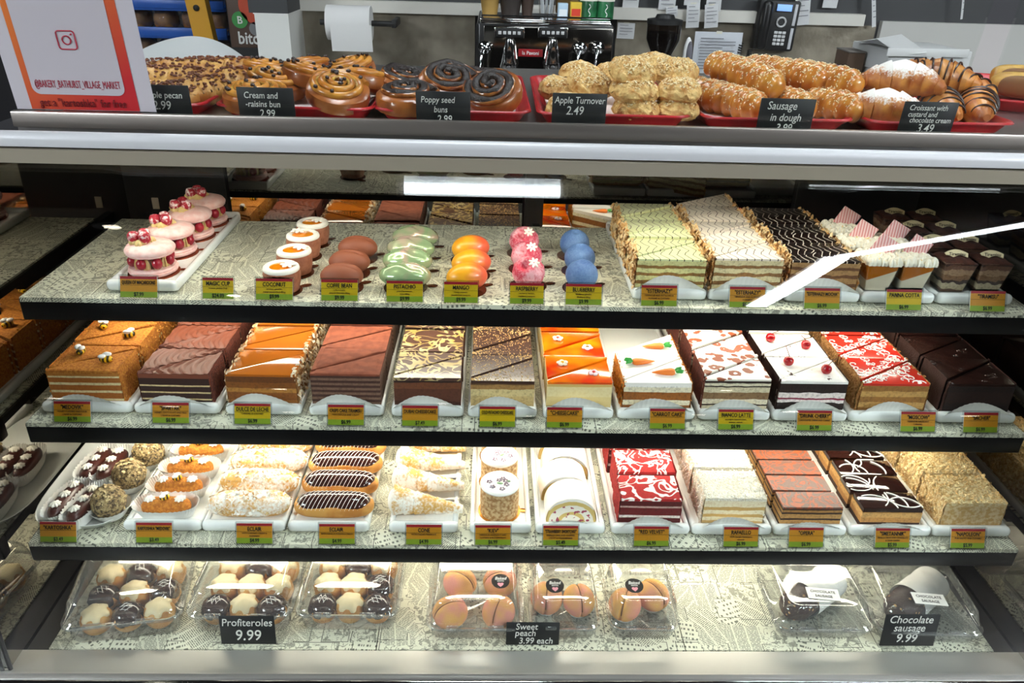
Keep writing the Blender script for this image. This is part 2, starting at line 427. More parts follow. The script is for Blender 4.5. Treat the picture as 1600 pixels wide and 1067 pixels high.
# ================================================================ printed paper on the shelves
def newsprint():
    """old newspaper print: columns of text lines, framed adverts and engravings at odd angles"""
    t = NT('newsprint'); t.set(.6)
    oc = t.n('ShaderNodeSeparateXYZ', i0=t.n('ShaderNodeTexCoord').outputs['Object'])
    co = t.n('ShaderNodeCombineXYZ', i0=oc.outputs[0], i1=t.math('ADD', oc.outputs[1], oc.outputs[2])).outputs[0]
    SC = 19.0
    vor = t.n('ShaderNodeTexVoronoi', Vector=co, Scale=SC, _voronoi_dimensions='2D', _distance='CHEBYCHEV', Randomness=.85)
    rnd = t.n('ShaderNodeSeparateColor', i0=vor.outputs['Color'])
    r1, r2, r3 = rnd.outputs[0], rnd.outputs[1], rnd.outputs[2]
    rel = t.n('ShaderNodeVectorMath', _operation='SUBTRACT', i0=co, i1=t.n('ShaderNodeVectorMath', _operation='SCALE', i0=vor.outputs['Position'], Scale=1.0).outputs[0]).outputs[0]
    rot = t.n('ShaderNodeVectorRotate', _rotation_type='Z_AXIS', Vector=co, Angle=t.math('MULTIPLY', t.math('SUBTRACT', r1, .5), 1.9)).outputs[0]
    sep = t.n('ShaderNodeSeparateXYZ', i0=rot); x, y = sep.outputs[0], sep.outputs[1]
    def stripes(v, f, duty): return t.math('LESS_THAN', t.math('FRACT', t.math('MULTIPLY', v, f)), duty)
    # small text
    wv = t.n('ShaderNodeCombineXYZ', i0=t.math('MULTIPLY', x, 420.0), i1=t.math('FLOOR', t.math('MULTIPLY', y, 300.0))).outputs[0]
    words = t.math('GREATER_THAN', t.n('ShaderNodeTexNoise', Vector=wv, Scale=1.0, Detail=1.0).outputs[0], .44)
    txt = t.math('MULTIPLY', t.math('MULTIPLY', stripes(y, 300.0, .5), words), stripes(x, 42.0, .88))
    # headlines
    hv = t.n('ShaderNodeCombineXYZ', i0=t.math('MULTIPLY', x, 260.0), i1=t.math('FLOOR', t.math('MULTIPLY', y, 95.0))).outputs[0]
    head = t.math('MULTIPLY', t.math('GREATER_THAN', t.n('ShaderNodeTexNoise', Vector=hv, Scale=1.0, Detail=0.0).outputs[0], .5), stripes(y, 95.0, .45))
    # engravings: hatched blobs
    bl = t.math('GREATER_THAN', t.noise(rot, 75, 5, .6, .65), .535)
    hat = t.math('ADD', t.math('MULTIPLY', stripes(t.math('ADD', x, y), 520.0, .55), .5), .45)
    fig = t.math('MULTIPLY', t.math('MULTIPLY', bl, hat), t.math('LESS_THAN', vor.outputs['Distance'], .42))
    out = t.math('LESS_THAN', t.math('ABSOLUTE', t.math('SUBTRACT', t.noise(rot, 55, 2, .8), .5)), .018)
    fig = t.math('MAXIMUM', fig, t.math('MULTIPLY', out, .8))
    rule = t.math('LESS_THAN', t.math('ABSOLUTE', t.math('SUBTRACT', vor.outputs['Distance'], .45)), .014)
    rule = t.math('MULTIPLY', rule, t.math('GREATER_THAN', r2, .45))
    m = t.mix(t.math('GREATER_THAN', r3, .52), txt, fig)
    m = t.mix(t.math('GREATER_THAN', r2, .80), m, head)
    m = t.math('MAXIMUM', m, rule)
    t.color(t.mix(t.math('MULTIPLY', m, .80), lin('dcdbc6'), lin('1f1f1c')))
    MATS['newsprint'] = t.m; return t.m
news = newsprint()
def sheet(k, x0, x1, label):
    y0, z, y1 = SH[k]
    fr = .006 if k != 'D' else 0
    b = B().bx(x0, x1, y0-.001 if k != 'D' else y0+.003, y1, z-.004, z)
    if fr: b.bx(x0, x1, y0-.003, y0-.001, z-.008, z)
    o = link('newsprint_sheet', b.mesh('newsprint_sheet', news, False)); tag(o, label, 'paper', 'newsprint sheets lining the case')
sheet('A', -HW+.005, HW-.005, 'newsprint-patterned paper sheet lining the uppermost glass-case shelf')
sheet('B', -HW+.005, HW-.005, 'newsprint-patterned paper sheet lining the middle shelf')
sheet('C', -HW+.005, HW-.005, 'newsprint-patterned paper sheet lining the lowest black shelf')
xa, xb = XA(587, 1.008, .452), XA(1072, 1.008, .452)
sheet('D', -.84, xa-.001, 'newsprint-patterned paper sheet under the profiterole boxes')
sheet('D', xa+.001, xb-.001, 'newsprint-patterned paper sheet under the peach boxes')
sheet('D', xb+.001, .84, 'newsprint-patterned paper sheet under the chocolate sausage boxes')

# ================================================================ price cards
red_b, org_b, yel_b, grn_b = mat('card_red', 'b3182c', .5), mat('card_orange', 'e89c1c', .5), mat('card_yellow', 'efc50e', .5), mat('card_green', '9bb52a', .5)
ink = mat('ink', '15120f', .6); acr = fix_fresnel(glass('clear_acrylic', 'f4f6f6', 1.2, .02))
def fit(s, size, w, m, bold=0.0, xs=1.0):
    me = text(s, size, m, bold, xs)
    xs_ = [v.co.x for v in me.vertices]
    if xs_ and max(xs_)-min(xs_) > w: me = text(s, size, m, bold, xs*w/(max(xs_)-min(xs_)))
    return me
def price_tag(k, px, title, l1, l2, price, body=None, tw=.060):
    y0, z, _ = SH[k]
    W, H = tw, .0345
    x = XA(px, y0-.006, z+.01)
    body = body or org_b
    key = 'tag%.3f' % W
    card = cm(key+'card', lambda: B().bx(-W/2, W/2, -.0006, .0006, 0, H), white_pl, False)
    def plate(n, f0, f1, m): return cm(key+n+m.name, lambda: B().bx(-W/2, W/2, -.0011, -.0006, H*f0, H*f1), m, False)
    nm = title.strip('"').replace('"', '')
    o = link('price_card', None, None, (x, y0-.0045, z+.004), (-.38, 0, 0)); o.empty_display_size = .01
    tag(o, 'small price card reading %s%s on the %s shelf edge' % (nm, {1030: ' below green cake', 1168: ' below white cake', 397: ' below almond eclairs', 526: ' below chocolate eclairs'}.get(px, ''), {'A': 'top', 'B': 'middle', 'C': 'lower'}[k]), 'price card', 'price cards along the shelf edges')
    c = link('card', card, o)
    link('red_stripe', plate('r', .87, 1, red_b), c); link('body_panel', plate('o', .27, .87, body), c); link('price_strip', plate('g', 0, .27, grn_b), c)
    link('rule', cm(key+'rule', lambda: B().bx(-W/2, W/2, -.0013, -.0011, H*.575, H*.588), ink, False), c)
    def put(me, zz): link('lettering', me, o, (0, -.0016, zz), (PI/2, 0, 0))
    put(fit(title, .0098 if len(title) < 15 else .0085, W*.9, ink, .015, .75), H*.63)
    if l1: put(fit(l1, .0040, W*.9, ink, .0, .9), H*.47)
    if l2: put(fit(l2, .0040, W*.9, ink, .0, .9), H*.33)
    put(fit(price, .0092, W*.5, ink, .015, .78), H*.06)
    link('holder', cm(key+'holder', lambda: B().bx(-W/2-.002, W/2+.002, -.0032, -.0024, -.001, H+.003).bx(-W/2-.002, W/2+.002, .0012, .002, -.001, H+.003).bx(-W/2-.002, W/2+.002, -.0032, .010, -.003, -.0015), acr, False), o)
for a in ((216, 'QUEEN OF MACAROONS', '', '', '$7.99'), (340, 'MAGIC CUP', 'mousse, passion fruit', '', '$24.99', yel_b, .050), (428, 'COCONUT', 'coconut, ganache,', 'mango passion fruit filling', '$9.99', yel_b), (530, 'COFFE BEAN', 'coffe mousse,', 'almond chocolate filling', '$9.99', yel_b),
          (632, 'PISTACHIO', 'pistachio mousse,', 'dulce filling', '$9.99', yel_b), (720, 'MANGO', 'mango mousse,', 'passion fruit compote', '$9.99', yel_b, .056), (823, 'RASPBERRY', 'raspberry mousse,', 'raspberry compote', '$9.99', yel_b, .056), (912, 'BLUEBERRY', 'blueberry ganache', 'blueberry filling', '$9.99', yel_b),
          (1030, '"ESTERHAZY"', 'MERINGUE AND PISTACHIO &', 'ALMOND & CUSTARD', '$6.99'), (1168, '"ESTERHAZY"', 'MERINGUE AND ALMOND', 'CUSTARD', '$6.99'), (1285, '"ESTERHAZY MOCHA"', '', '', '$6.99'), (1413, 'PANNA COTTA', '', '', '$6.99', yel_b), (1544, '"TIRAMISU"', '', '', '$6.99')): price_tag('A', *a)
for a in ((112, '"MEDOVIK"', 'HONEY CUSTARD AND SOUR', 'CREAM & CUSTARD', '$6.99'), (266, '"SPARTAK"', 'HONEY, CHOCOLATE AND MILK', 'CREAM & CUSTARD', '$6.99'), (394, 'DULCE DE LECHE', 'CARAMEL & CUSTARD', '', '$6.99', yel_b), (540, 'CREPS CAKE TIRAMISU', 'MASCARPONE AND CREAM', '', '$6.99'),
          (656, 'DUBAI CHEESECAKE', '', '', '$7.49'), (777, 'COLD PISTACHIO CHEESECAKE', '', '', '$6.99', yel_b), (882, '"CHEESECAKE"', '', '', '$6.99'), (1043, '"CARROT CAKE"', '', '', '$6.99'), (1150, 'BIANCO LATTE', 'meringue, custard cream,', 'mousse, walnuts', '$6.99', yel_b),
          (1273, '"DRUNK CHERRY"', 'CHOCOLATE, CREAM AND CHERRY', '', '$6.99'), (1435, '"MOSCOW"', 'MERINGUE, HAZELNUT', 'CARAMEL', '$6.99'), (1533, '"SACHER"', '', '', '$6.99')): price_tag('B', *a)
for a in ((90, '"KARTOSHKA"', '', '', '$3.49'), (240, 'KARTOSHKA "MEDOVIK"', '', '', '$3.49'), (397, 'ECLAIR', 'WITH CUSTARD CREAM &', 'ALMONDS', '$4.99'), (526, 'ECLAIR ', 'WITH VANILLA PUDDING CREAM', '', '$4.99'), (662, 'CONE', 'WITH ITALIAN MERINGUE', '', '$4.99'), (770, '"KIEV"', 'MERINGUE, HAZELNUT AND', 'CUSTARD & BUTTERCREAM', '$6.99'),
          (876, '"STRAWBERRY SHORTCAKE"', 'SPONGE CAKE AND WHIPPED', 'CREAM & STRAWBERRIES', '$5.49'), (1018, '"RED VELVET"', '', '', '$6.99'), (1158, 'RAFAELLO', 'vanilla sponge, mascarpone,', 'almonds', '$6.99'), (1260, '"OPERA"', '', '', '$6.99'), (1395, '"SMETANNIK"', 'VANILLA CREAM AND CHOCOLATE', '& SOUR CREAM', '$5.99'), (1513, '"NAPOLEON"', 'PUFF PASTRY AND CUSTARD', '', '$5.99')): price_tag('C', *a)
# ================================================================ trays
trayw = mat('white_melamine', 'eef0ee', .22, coat=.2)
def tray_mesh(w, L, h=.020):
    def f():
        b = B(); b.bx(-w/2+.004, w/2-.004, .010, L-.004, .008, .013)
        b.rbox(0, .009, h/2+.001, w, .018, h, .0085, 4)          # rolled front edge
        b.rbox(0, L-.006, h/2+.001, w, .012, h, .005, 2)
        for s in (-1, 1): b.rbox(s*(w/2-.005), L/2, h/2-.001, .010, L-.012, h-.004, .004, 2)
        return b
    return cm('tray%.3f_%.3f' % (w, L), f, trayw)
TRZ = .013
def tray(k, px0, px1, label, L=None, dy=.024):
    y0, z, y1 = SH[k]; Y = y0+dy
    a, b = XA(px0, Y, z+.01), XA(px1, Y, z+.01)
    L = L or min(.40, y1-Y-.005)
    o = link('serving_tray', tray_mesh(round(b-a-.002, 3), L), None, ((a+b)/2, Y, z)); tag(o, label, 'tray', 'white serving trays')
    return (a+b)/2, Y, z+TRZ, b-a, L
paper = mat('white_paper', 'f3f1ec', .75, bump=.2, bs=40)
def liner(x, y, z, w, label, h=.030, seed=0, skew=.5):
    """white paper liner standing up in front of the first slice"""
    rd = random.Random(seed)
    def f():
        b = B()
        def prof(u):
            hump = math.sin(PI*min(1, (u/.42)*.5 if u < .42 else .5+.5*(u-.42)/.58))
            return h*(.18+.82*hump)
        for off in (0, .0006):
            def g(u, v):
                rip = math.sin(u*95)*.0007*v
                xx = (u-.5)*w*(1+.06*v)
                return (xx, -.002-.010*v**1.3-rip-off+.012*(1-v)*0, prof(u)*v+.0006)
            b.grid(g, 48, 5)
        b.grid(lambda u, v: ((u-.5)*w, -.002+.03*v, .0004), 4, 1)
        return b
    o = link('paper_liner', cm('liner%.3f%.3f' % (w, h), f, paper), None, (x, y, z)); tag(o, label, 'paper liner', 'paper liners under the front slices')

# ================================================================ small decorations (shared part meshes)
creamw = mat('white_cream', 'fbf6ea', .45)
def star(b, c, r, h, n=7):
    k = len(b.v)
    b.lathe([(r*.9, 0), (r, h*.35), (r*.7, h*.75), (r*.25, h), (.0003, h*1.02)], n*4, c, fn=lambda a, z: 1+.20*math.cos(n*a))
def bee_parts(): 
    return [('bee', cm('bee_body', lambda: B().ell((0, 0, .004), (.0085, .0055, .0048), 14, 8), bee_mat()), [('wings', cm('bee_wings', lambda: B().ell((.001, .003, .009), (.006, .004, .0028), 10, 6).ell((-.003, -.003, .009), (.005, .004, .0025), 10, 6), mat('bee_wing', 'ffffff', .35)))])]
def bee_mat():
    if 'bee' in MATS: return MATS['bee']
    t = NT('bee'); t.set(.35); x = t.n('ShaderNodeSeparateXYZ', i0=t.coords()).outputs[0]
    s = t.math('GREATER_THAN', t.math('FRACT', t.math('MULTIPLY', x, 190.0)), .5)
    t.color(t.mix(s, lin('f4c51c'), lin('2a2008'))); MATS['bee'] = t.m; return t.m
def flower_mesh(key, c, r=.0085):
    def f():
        b = B()
        for i in range(5):
            a = 2*PI*i/5; b.ell((r*.62*math.cos(a), r*.62*math.sin(a), .0018), (r*.45, r*.45, .0022), 10, 5)
        return b
    return cm(key, f, mat(key, c, .4))
def flower_centre(key, c): return cm(key, lambda: B().ell((0, 0, .003), (.0028, .0028, .002), 8, 5), mat(key, c, .4))
def curls(poly, z, n, m, key, r=.0011, size=.010, seed=1):
    rd = random.Random(seed)
    xs = [p[0] for p in poly]; ys = [p[1] for p in poly]
    def inside(x, y):
        c = False; j = len(poly)-1
        for i in range(len(poly)):
            xi, yi = poly[i]; xj, yj = poly[j]
            if (yi > y) != (yj > y) and x < (xj-xi)*(y-yi)/(yj-yi)+xi: c = not c
            j = i
        return c
    def f():
        b = B(); tries = 0; made = 0
        while made < n and tries < n*14:
            tries += 1
            x, y = rd.uniform(min(xs), max(xs)), rd.uniform(min(ys), max(ys))
            a0 = rd.uniform(0, 6.28); s = rd.choice((-1, 1)); pts = []
            R = size*rd.uniform(.5, 1)
            for i in range(15):
                t = i/14; rr = R*(.12+.88*t) if size < .03 else R*.8; a = a0+s*t*(5.2 if size < .03 else 2.6)
                pts.append((x+rr*math.cos(a), y+rr*math.sin(a), z))
            pts = [p for p in pts if inside(p[0], p[1])]
            if len(pts) > 6: b.tube(pts, r, 5); made += 1
        if not b.v: b.ell((sum(xs)/len(xs), sum(ys)/len(ys), z), .001, 6, 4)
        return b
    return cm(key, f, m)

# ================================================================ cakes cut into slices
def crumb_side(b, x, y0, y1, z0, z1, s, seed, amp=.0022):
    n = max(2, int(abs(y1-y0)/.006))
    def g(u, v):
        y = y0+(y1-y0)*u; zz = z0+(z1-z0)*v
        e = min(1, (1-v)*6)
        d = amp*(.5+.9*noise.noise(Vector((seed*3.1, y*330, zz*330))))*(.25+.75*e)
        return (x+s*d, y, zz)
    b.grid(g, n, 7)
def make_slice(key, sp, dl, dr, w, flip):
    """one slice standing on z=0: its cut front runs along y=0; dl/dr are its depths at the left and right side"""
    h, tt = sp['h'], sp['tt']; g = .0018
    poly = [(-w/2, g), (w/2, g), (w/2, dr-g), (-w/2, dl-g)] if not flip else [(-w/2, flip[0]+g), (w/2, flip[1]+g), (w/2, flip[1]+dr-g), (-w/2, flip[0]+dl-g)]
    parts = [('cake_body', cm(key+'body', lambda: B().prism(poly, 0, h-tt), sp['side'], False))]
    gr = sp.get('grow', .0006)
    tk = sp.get('topfn')
    def topm():
        if tk: return tk(poly, h-tt, h)
        return B().prism(poly, h-tt, h, sp.get('round', .002), gr)
    subs = []
    if sp.get('curl'):
        n, m, r, s = sp['curl']; subs.append(('icing_curls', curls(poly, h+.0006, n, m, key+'curl', r, s, sum(map(ord, key)) % 97)))
    if sp.get('bits'):
        n, m, s = sp['bits']
        def bf():
            rd = random.Random(len(key)); b = B()
            for _ in range(n):
                u = rd.random(); v = rd.random()
                a = Vector(poly[0]).lerp(Vector(poly[1]), u); c = Vector(poly[3]).lerp(Vector(poly[2]), u); p = a.lerp(c, v)
                flake(b, (p.x, p.y, h+.0004), (rd.gauss(0, .4), rd.gauss(0, .4), 1), s*rd.uniform(.5, 1.2), rd.random(), s*.5)
            return b
        subs.append(('nut_bits', cm(key+'bits', bf, m, False)))
    parts.append(('topping', cm(key+'top', topm, sp['top'], sp.get('smooth', True)), subs))
    if sp.get('coat'):
        cmt = sp['coat']
        def cf():
            b = B()
            for s, i, j in ((-1, 0, 3), (1, 1, 2)): crumb_side(b, s*w/2, poly[i][1], poly[j][1], 0, h+.001, s, s+2, sp.get('camp', .0022))
            return b
        parts.append(('crumb_coating', cm(key+'coat', cf, cmt)))
    if sp.get('flakes'):
        fm, nf, fs = sp['flakes']
        def ff():
            rd = random.Random(len(key)*7+3); b = B()
            for s, i, j in ((-1, 0, 3), (1, 1, 2)):
                ya, yb = poly[i][1], poly[j][1]
                for _ in range(int(nf*(yb-ya)/.08)+3):
                    z = rd.uniform(.002, h+.003)
                    flake(b, (s*(w/2+rd.uniform(-.001, .004)-(.006 if z > h-.004 else 0)*rd.random()), rd.uniform(ya, yb), z), (s, rd.gauss(0, .6), rd.gauss(.3, .6)), fs*rd.uniform(.7, 1.3), rd.random())
            return b
        parts.append(('almond_flakes', cm(key+'fl', ff, fm, False)))
    return parts, poly
def deco(o, sp, poly, k):
    d = sp.get('deco')
    if not d: return
    h = sp['h']
    wide = 1 if (poly[2][1]-poly[1][1]) > (poly[3][1]-poly[0][1]) else -1
    w = poly[1][0]-poly[0][0]
    def at(u):  # centre line of the slice at fraction u of the width
        a = Vector(poly[0]).lerp(Vector(poly[1]), u); c = Vector(poly[3]).lerp(Vector(poly[2]), u); p = a.lerp(c, .5); return p
    u = .5+wide*.24
    p = at(u); rz = (k*1.7) % 6.28
    if d == 'bee':
        for nm, me, sub in bee_parts():
            c = link(nm, me, o, (p.x, p.y, h), (0, 0, rz), 1.35)
            for s in sub: link(s[0], s[1], c)
    elif d == 'flower':
        c = link('sugar_flower', flower_mesh('flower%d' % (k % 2), ('f6dfe2', 'f3e9d6')[k % 2]), o, (p.x, p.y, h), (0, 0, rz), 1.2)
        link('flower_centre', flower_centre('fcen%d' % (k % 3), ('d8403a', 'f0b020', '8b6a2a')[k % 3]), c)
    elif d == 'carrot':
        def cf():
            b = B(); b.lathe([(.0006, -.021), (.0028, -.014), (.0058, -.002), (.0066, .006), (.0052, .010), (.0008, .0112)], 14); b.xf(Matrix.Rotation(PI/2, 4, 'Y')); return b.xf(Matrix.Diagonal((1, 1, .7, 1)))
        def lf():
            b = B()
            for i in range(4): b.ell((.015+.002*(i % 2), (i-1.5)*.0032, .002), (.0055, .0019, .0019), 8, 5, lambda d_: 1+.2*math.sin(d_.x*14), Matrix.Rotation((i-1.5)*.25, 3, 'Z'))
            return b
        u = .5+wide*.17; p = at(u)
        c = link('marzipan_carrot', cm('carrot', cf, mat('carrot_orange', 'ef7f2a', .45, bump=.3, bs=300)), o, (p.x, p.y, h+.004), (0, 0, (0 if wide > 0 else PI)+.08), 1.3)
        link('carrot_leaves', cm('carrotleaf', lf, mat('carrot_green', '2f9a3c', .5)), c)
    elif d == 'cherry':
        c = link('cherry', cm('cherry', lambda: B().ell((0, 0, .0072), .0078, 14, 9, lambda q: 1-.12*max(0, q.z)**6), mat('cherry_red', 'a80c18', .2, coat=.3)), o, (p.x, p.y, h-.001), (.15, .1, rz), 1.2)
        link('cherry_stem', cm('cstem', lambda: B().tube([(0, 0, .013), (.004, .002, .019), (.011, .004, .026)], .0006, 5), mat('stem', '6b3a1c', .6)), c)
def cake(k, tr, sp, key, desc, n=8, pat='zig', group=None, depth=.05, paper_h=.030, y_in=.014, w=None, gapj=.0015, jit=.0):
    """a bar of cake on its tray, cut into n slices, each slice a thing"""
    x, Y, z, tw, L = tr
    w = w or min(tw-.012, .118); y = Y+y_in
    dn, dw = .010, depth*2-.010
    fl = (0.0, 0.0)
    rd = random.Random(len(desc))
    if paper_h: liner(x, y-.001, z, w*.98, 'white paper liner under the front slice of %s' % desc, paper_h)
    offl = offr = 0.0
    for i in range(n):
        if pat == 'zig': dl, dr = (dn, dw) if i % 2 == 0 else (dw, dn)
        else: dl = dr = depth
        v = i % 2 if pat == 'zig' else i % 3
        flip = None
        if pat == 'zig' and i % 2: flip = (dn-dn, dw-dn)      # back slice of the pair starts on the slanting cut
        # every slice is built with its own front cut; pair offset keeps them in the bar
        parts, poly = make_slice('%s_%d' % (key, v), sp, dl, dr, w, flip)
        if pat == 'zig': yy = y+(i//2)*(dn+dw)+(dn if i % 2 else 0)+gapj*i
        else: yy = y+i*depth+gapj*i
        o = thing('cake_slice', '%s slice of %s counted from the front' % (ORD[i], desc), 'cake', parts, (x+rd.uniform(-jit-.001, jit+.001), yy, z), (0, 0, rd.uniform(-.012, .012)), group or desc+' slices', (1, 1, 1+rd.uniform(-.035, .035)))
        deco(o, sp, poly, i)

def rough_top(amp, fq):
    def f(poly, z0, z1):
        b = B()
        p = [Vector((*q, 0)) for q in poly]
        def pt(u, v):
            q = p[0].lerp(p[1], u).lerp(p[3].lerp(p[2], u), v); return q
        nu, nv = 26, 14
        def g(u, v):
            q = pt(u, v); e = min(1, min(u, 1-u)*14+.25, )
            return (q.x, q.y, z1-.0015*(1-min(1, min(u, 1-u, v, 1-v)*16))-.006*(1-min(1, min(u, 1-u)*11))**2+amp*noise.noise(Vector((q.x*fq, q.y*fq, 3))))
        b.grid(g, nu, nv); b.prism(poly, z0, z1-.0015)
        return b
    return f
def ripple_top(poly, z0, z1):
    b = B(); p = [Vector((*q, 0)) for q in poly]
    def g(u, v):
        q = p[0].lerp(p[1], u).lerp(p[3].lerp(p[2], u), v)
        r = .0026*math.sin(q.x*360+5*math.sin(v*PI)*1.0)*min(1, min(v, 1-v)*7+.35)
        return (q.x, q.y, z1+r)
    b.grid(g, 56, 10); b.prism(poly, z0, z1-.001); return b
def chevron(name, base, line, sx=75, coat=.2, lw=.11):
    t = NT(name); t.set(.35, coat=coat); co = t.coords()
    s = t.n('ShaderNodeSeparateXYZ', i0=co)
    tri = t.math('MULTIPLY', t.math('PINGPONG', s.outputs[1], .024), .45)
    wob = t.math('MULTIPLY', t.noise(co, 35, 1), .010)
    f = t.math('FRACT', t.math('MULTIPLY', t.math('ADD', t.math('ADD', s.outputs[0], tri), wob), float(sx)))
    ln = t.math('LESS_THAN', f, lw)
    t.color(t.mix(ln, lin(base), lin(line))); MATS[name] = t.m; return t.m
def leopard(name):
    t = NT(name); t.set(.5); co = t.coords(3)
    v = t.n('ShaderNodeTexVoronoi', Vector=co, Scale=44.0, Randomness=.85)
    d = t.math('ADD', v.outputs[0], t.math('MULTIPLY', t.math('SUBTRACT', t.noise(co, 60, 2), .5), .55))
    ring = t.math('MULTIPLY', t.math('GREATER_THAN', d, .15), t.math('LESS_THAN', d, .44))
    gap = t.math('GREATER_THAN', t.noise(co, 45, 0), .30)
    t.color(t.mix(t.math('MULTIPLY', ring, gap), lin('f8f1e6'), lin('93492a'))); MATS[name] = t.m; return t.m
def gradtop(name, a, b_):
    t = NT(name); t.set(.12, coat=.6); co = t.coords(2)
    t.color(t.mix(t.step(t.noise(co, 16, 2), .35, .65), lin(a), lin(b_))); MATS[name] = t.m; return t.m
def dusted(name, base, powder, sc=40, lo=.35, hi=.6, fine=220, rough=.85):
    """icing sugar lying in patches"""
    t = NT(name); t.set(rough); co = t.coords(3)
    n = t.math('ADD', t.math('MULTIPLY', t.noise(co, sc, 3), .6), t.math('MULTIPLY', t.noise(co, fine, 3), .4))
    t.color(t.mix(t.step(n, lo, hi), lin(base), lin(powder))); t.bump(t.noise(co, fine*2, 3), .3); MATS[name] = t.m; return t.m

alm = mat('almond_flake', 'ecd3a4', .6, c2='d9a866', ns=80)
almw = mat('pale_almond_flake', 'f6ead2', .6, c2='e6c793', ns=80)
honey = mat('honey_crumb', 'c9822c', .9, c2='a9611a', ns=220, bump=.9, bs=380)
choc_crumb = mat('chocolate_crumb', '6b2d1b', .9, c2='4b1c10', ns=240, bump=.9, bs=380)
choc_cream = mat('chocolate_cream', '79402c', .5)
cocoa = mat('cocoa_dust', '8e4c33', .9, c2='7c3f2a', ns=60, bump=.3, bs=60)
darkch = mat('dark_chocolate', '2b1712', .22, coat=.3)
caramel = mat('caramel_glaze', 'b8661f', .1, coat=.8)
nutc = mat('nut_crumb', 'c48f55', .9, c2='9a6530', ns=260, bump=1, bs=420)
whitei = mat('white_icing', 'fbf7f0', .4)
S_ = {}
S_['medovik'] = dict(h=.064, tt=.007, side=layers('honey_layers', [(0, 'a5601f'), (.10, 'ecd9a6'), (.17, 'a8621f'), (.36, 'ecd9a6'), (.44, 'a8621f'), (.62, 'ecd9a6'), (.70, 'a8621f'), (.86, 'ecd9a6'), (.92, 'b87428')], .057, .03, 18, c2='8c4a12'), top=honey, topfn=rough_top(.0012, 260), coat=honey, deco='bee', flakes=(mat('honey_bits', 'd9983a', .8, c2='b3701f', ns=200), 200, .0018))
S_['spartak'] = dict(h=.060, tt=.009, side=layers('spartak_layers', [(0, '331710'), (.18, 'd9bf8d'), (.24, '331710'), (.44, 'd9bf8d'), (.50, '331710'), (.70, 'd9bf8d'), (.76, '331710')], .05, .03, 18), top=choc_cream, topfn=ripple_top, coat=choc_crumb)
S_['dulce'] = dict(h=.062, tt=.005, side=layers('dulce_layers', [(0, 'a3672c'), (.2, '8a5018'), (.45, 'b57c36'), (.6, '8a5018'), (.8, '6f3c12')], .057, .05, 12), top=caramel, coat=nutc, flakes=(almw, 110, .0055), round=.003)
S_['creps'] = dict(h=.066, tt=.005, side=layers('crepe_layers', sum([[(i/13, '4a2a20' if i % 2 == 0 else '7d5e4c')] for i in range(13)], []), .061, .02, 10, c2='2a1610'), top=cocoa, topfn=rough_top(.0012, 70))
S_['dubai'] = dict(h=.058, tt=.006, side=layers('dubai_layers', [(0, '4a2618'), (.25, '5d3220'), (.7, '744226'), (.93, '2b1712')], .052, .06, 30), top=scribble('gold_print', '5a3d33', 'b79a58', 24, .05, 2.2, .35, 'cdb98a', .3), round=.001)
S_['pist'] = dict(h=.056, tt=.006, side=layers('vanilla_cheesecake', [(0, 'cbb078'), (.5, 'd9c48d'), (.78, 'a97f49'), (.95, '6d4a2a')], .05, .08, 30), top=mat('milk_chocolate', '493029', .35, coat=.2), bits=(240, mat('gold_nut_bits', 'c79a5a', .5, c2='e9c98f', ns=300), .0016), round=.001)
S_['cheese'] = dict(h=.056, tt=.005, side=layers('cheesecake_body', [(0, 'e3cc8f'), (.5, 'eddba6'), (.9, 'd9b468')], .051, .05, 20, bump=.1, c2='d9bd80'), top=gradtop('orange_glaze', 'e0360a', 'f08a10'), deco='flower', round=.003, grow=.001)
S_['carrot'] = dict(h=.054, tt=.007, side=layers('carrot_layers', [(0, '9a5b20'), (.22, 'f3e8c8'), (.42, '9a5b20'), (.75, 'f3e8c8'), (.95, 'fbf7f0')], .047, .05, 18), top=whitei, coat=mat('carrot_crumb', 'd98a26', .9, c2='b9661a', ns=240, bump=1, bs=380), camp=.004, deco='carrot', round=.003, flakes=(mat('carrot_bits', 'e39a30', .8, c2='bf6c1c', ns=200), 240, .0024))
S_['bianco'] = dict(h=.066, tt=.004, side=layers('bianco_layers', [(0, '2b1a12'), (.05, 'e2d4b4'), (.2, '2b1a12'), (.25, 'e8dcc0'), (.4, '8a6a48'), (.62, 'ddcfae'), (.80, '2b1a12'), (.84, 'e8dcc0'), (.93, '2b1a12')], .062, .05, 40), top=leopard('leopard_print'), coat=choc_crumb, camp=.0015)
S_['cherry'] = dict(h=.062, tt=.006, side=layers('cherry_layers', [(0, '22120e'), (.34, 'f3e6e0'), (.44, '8c2440'), (.5, 'f3e6e0'), (.68, '22120e')], .056, .07, 35), top=dusted('cream_with_chocolate', '4a2c24', 'f3eee8', 45, .345, .375), deco='cherry', topfn=rough_top(.0013, 120), coat=mat('chocolate_side', '2a1510', .5, bump=.4))
S_['moscow'] = dict(h=.060, tt=.005, side=layers('moscow_layers', [(0, '9a6b32'), (.2, 'c89b58'), (.4, '9a6b32'), (.6, 'c89b58'), (.8, '9a6b32')], .055, .06, 30), top=mat('red_glaze', 'cc3326', .2, coat=.4), coat=nutc, camp=.004, flakes=(mat('nut_pieces', 'd9a868', .8, c2='a9743a', ns=200), 220, .0024), curl=(34, whitei, .0008, .013), round=.002)
S_['sacher'] = dict(h=.062, tt=.006, side=layers('sacher_layers', [(0, '1d0f0c'), (.4, '2a1611'), (.8, '1d0f0c')], .056, .05, 30), top=mat('sacher_glaze', '2c1915', .25, coat=.3), coat=mat('sacher_crumb', '3b2019', .9, bump=.8, bs=350), curl=(5, mat('piped_chocolate', '3a221c', .12, coat=.7), .0012, .006), round=.003)
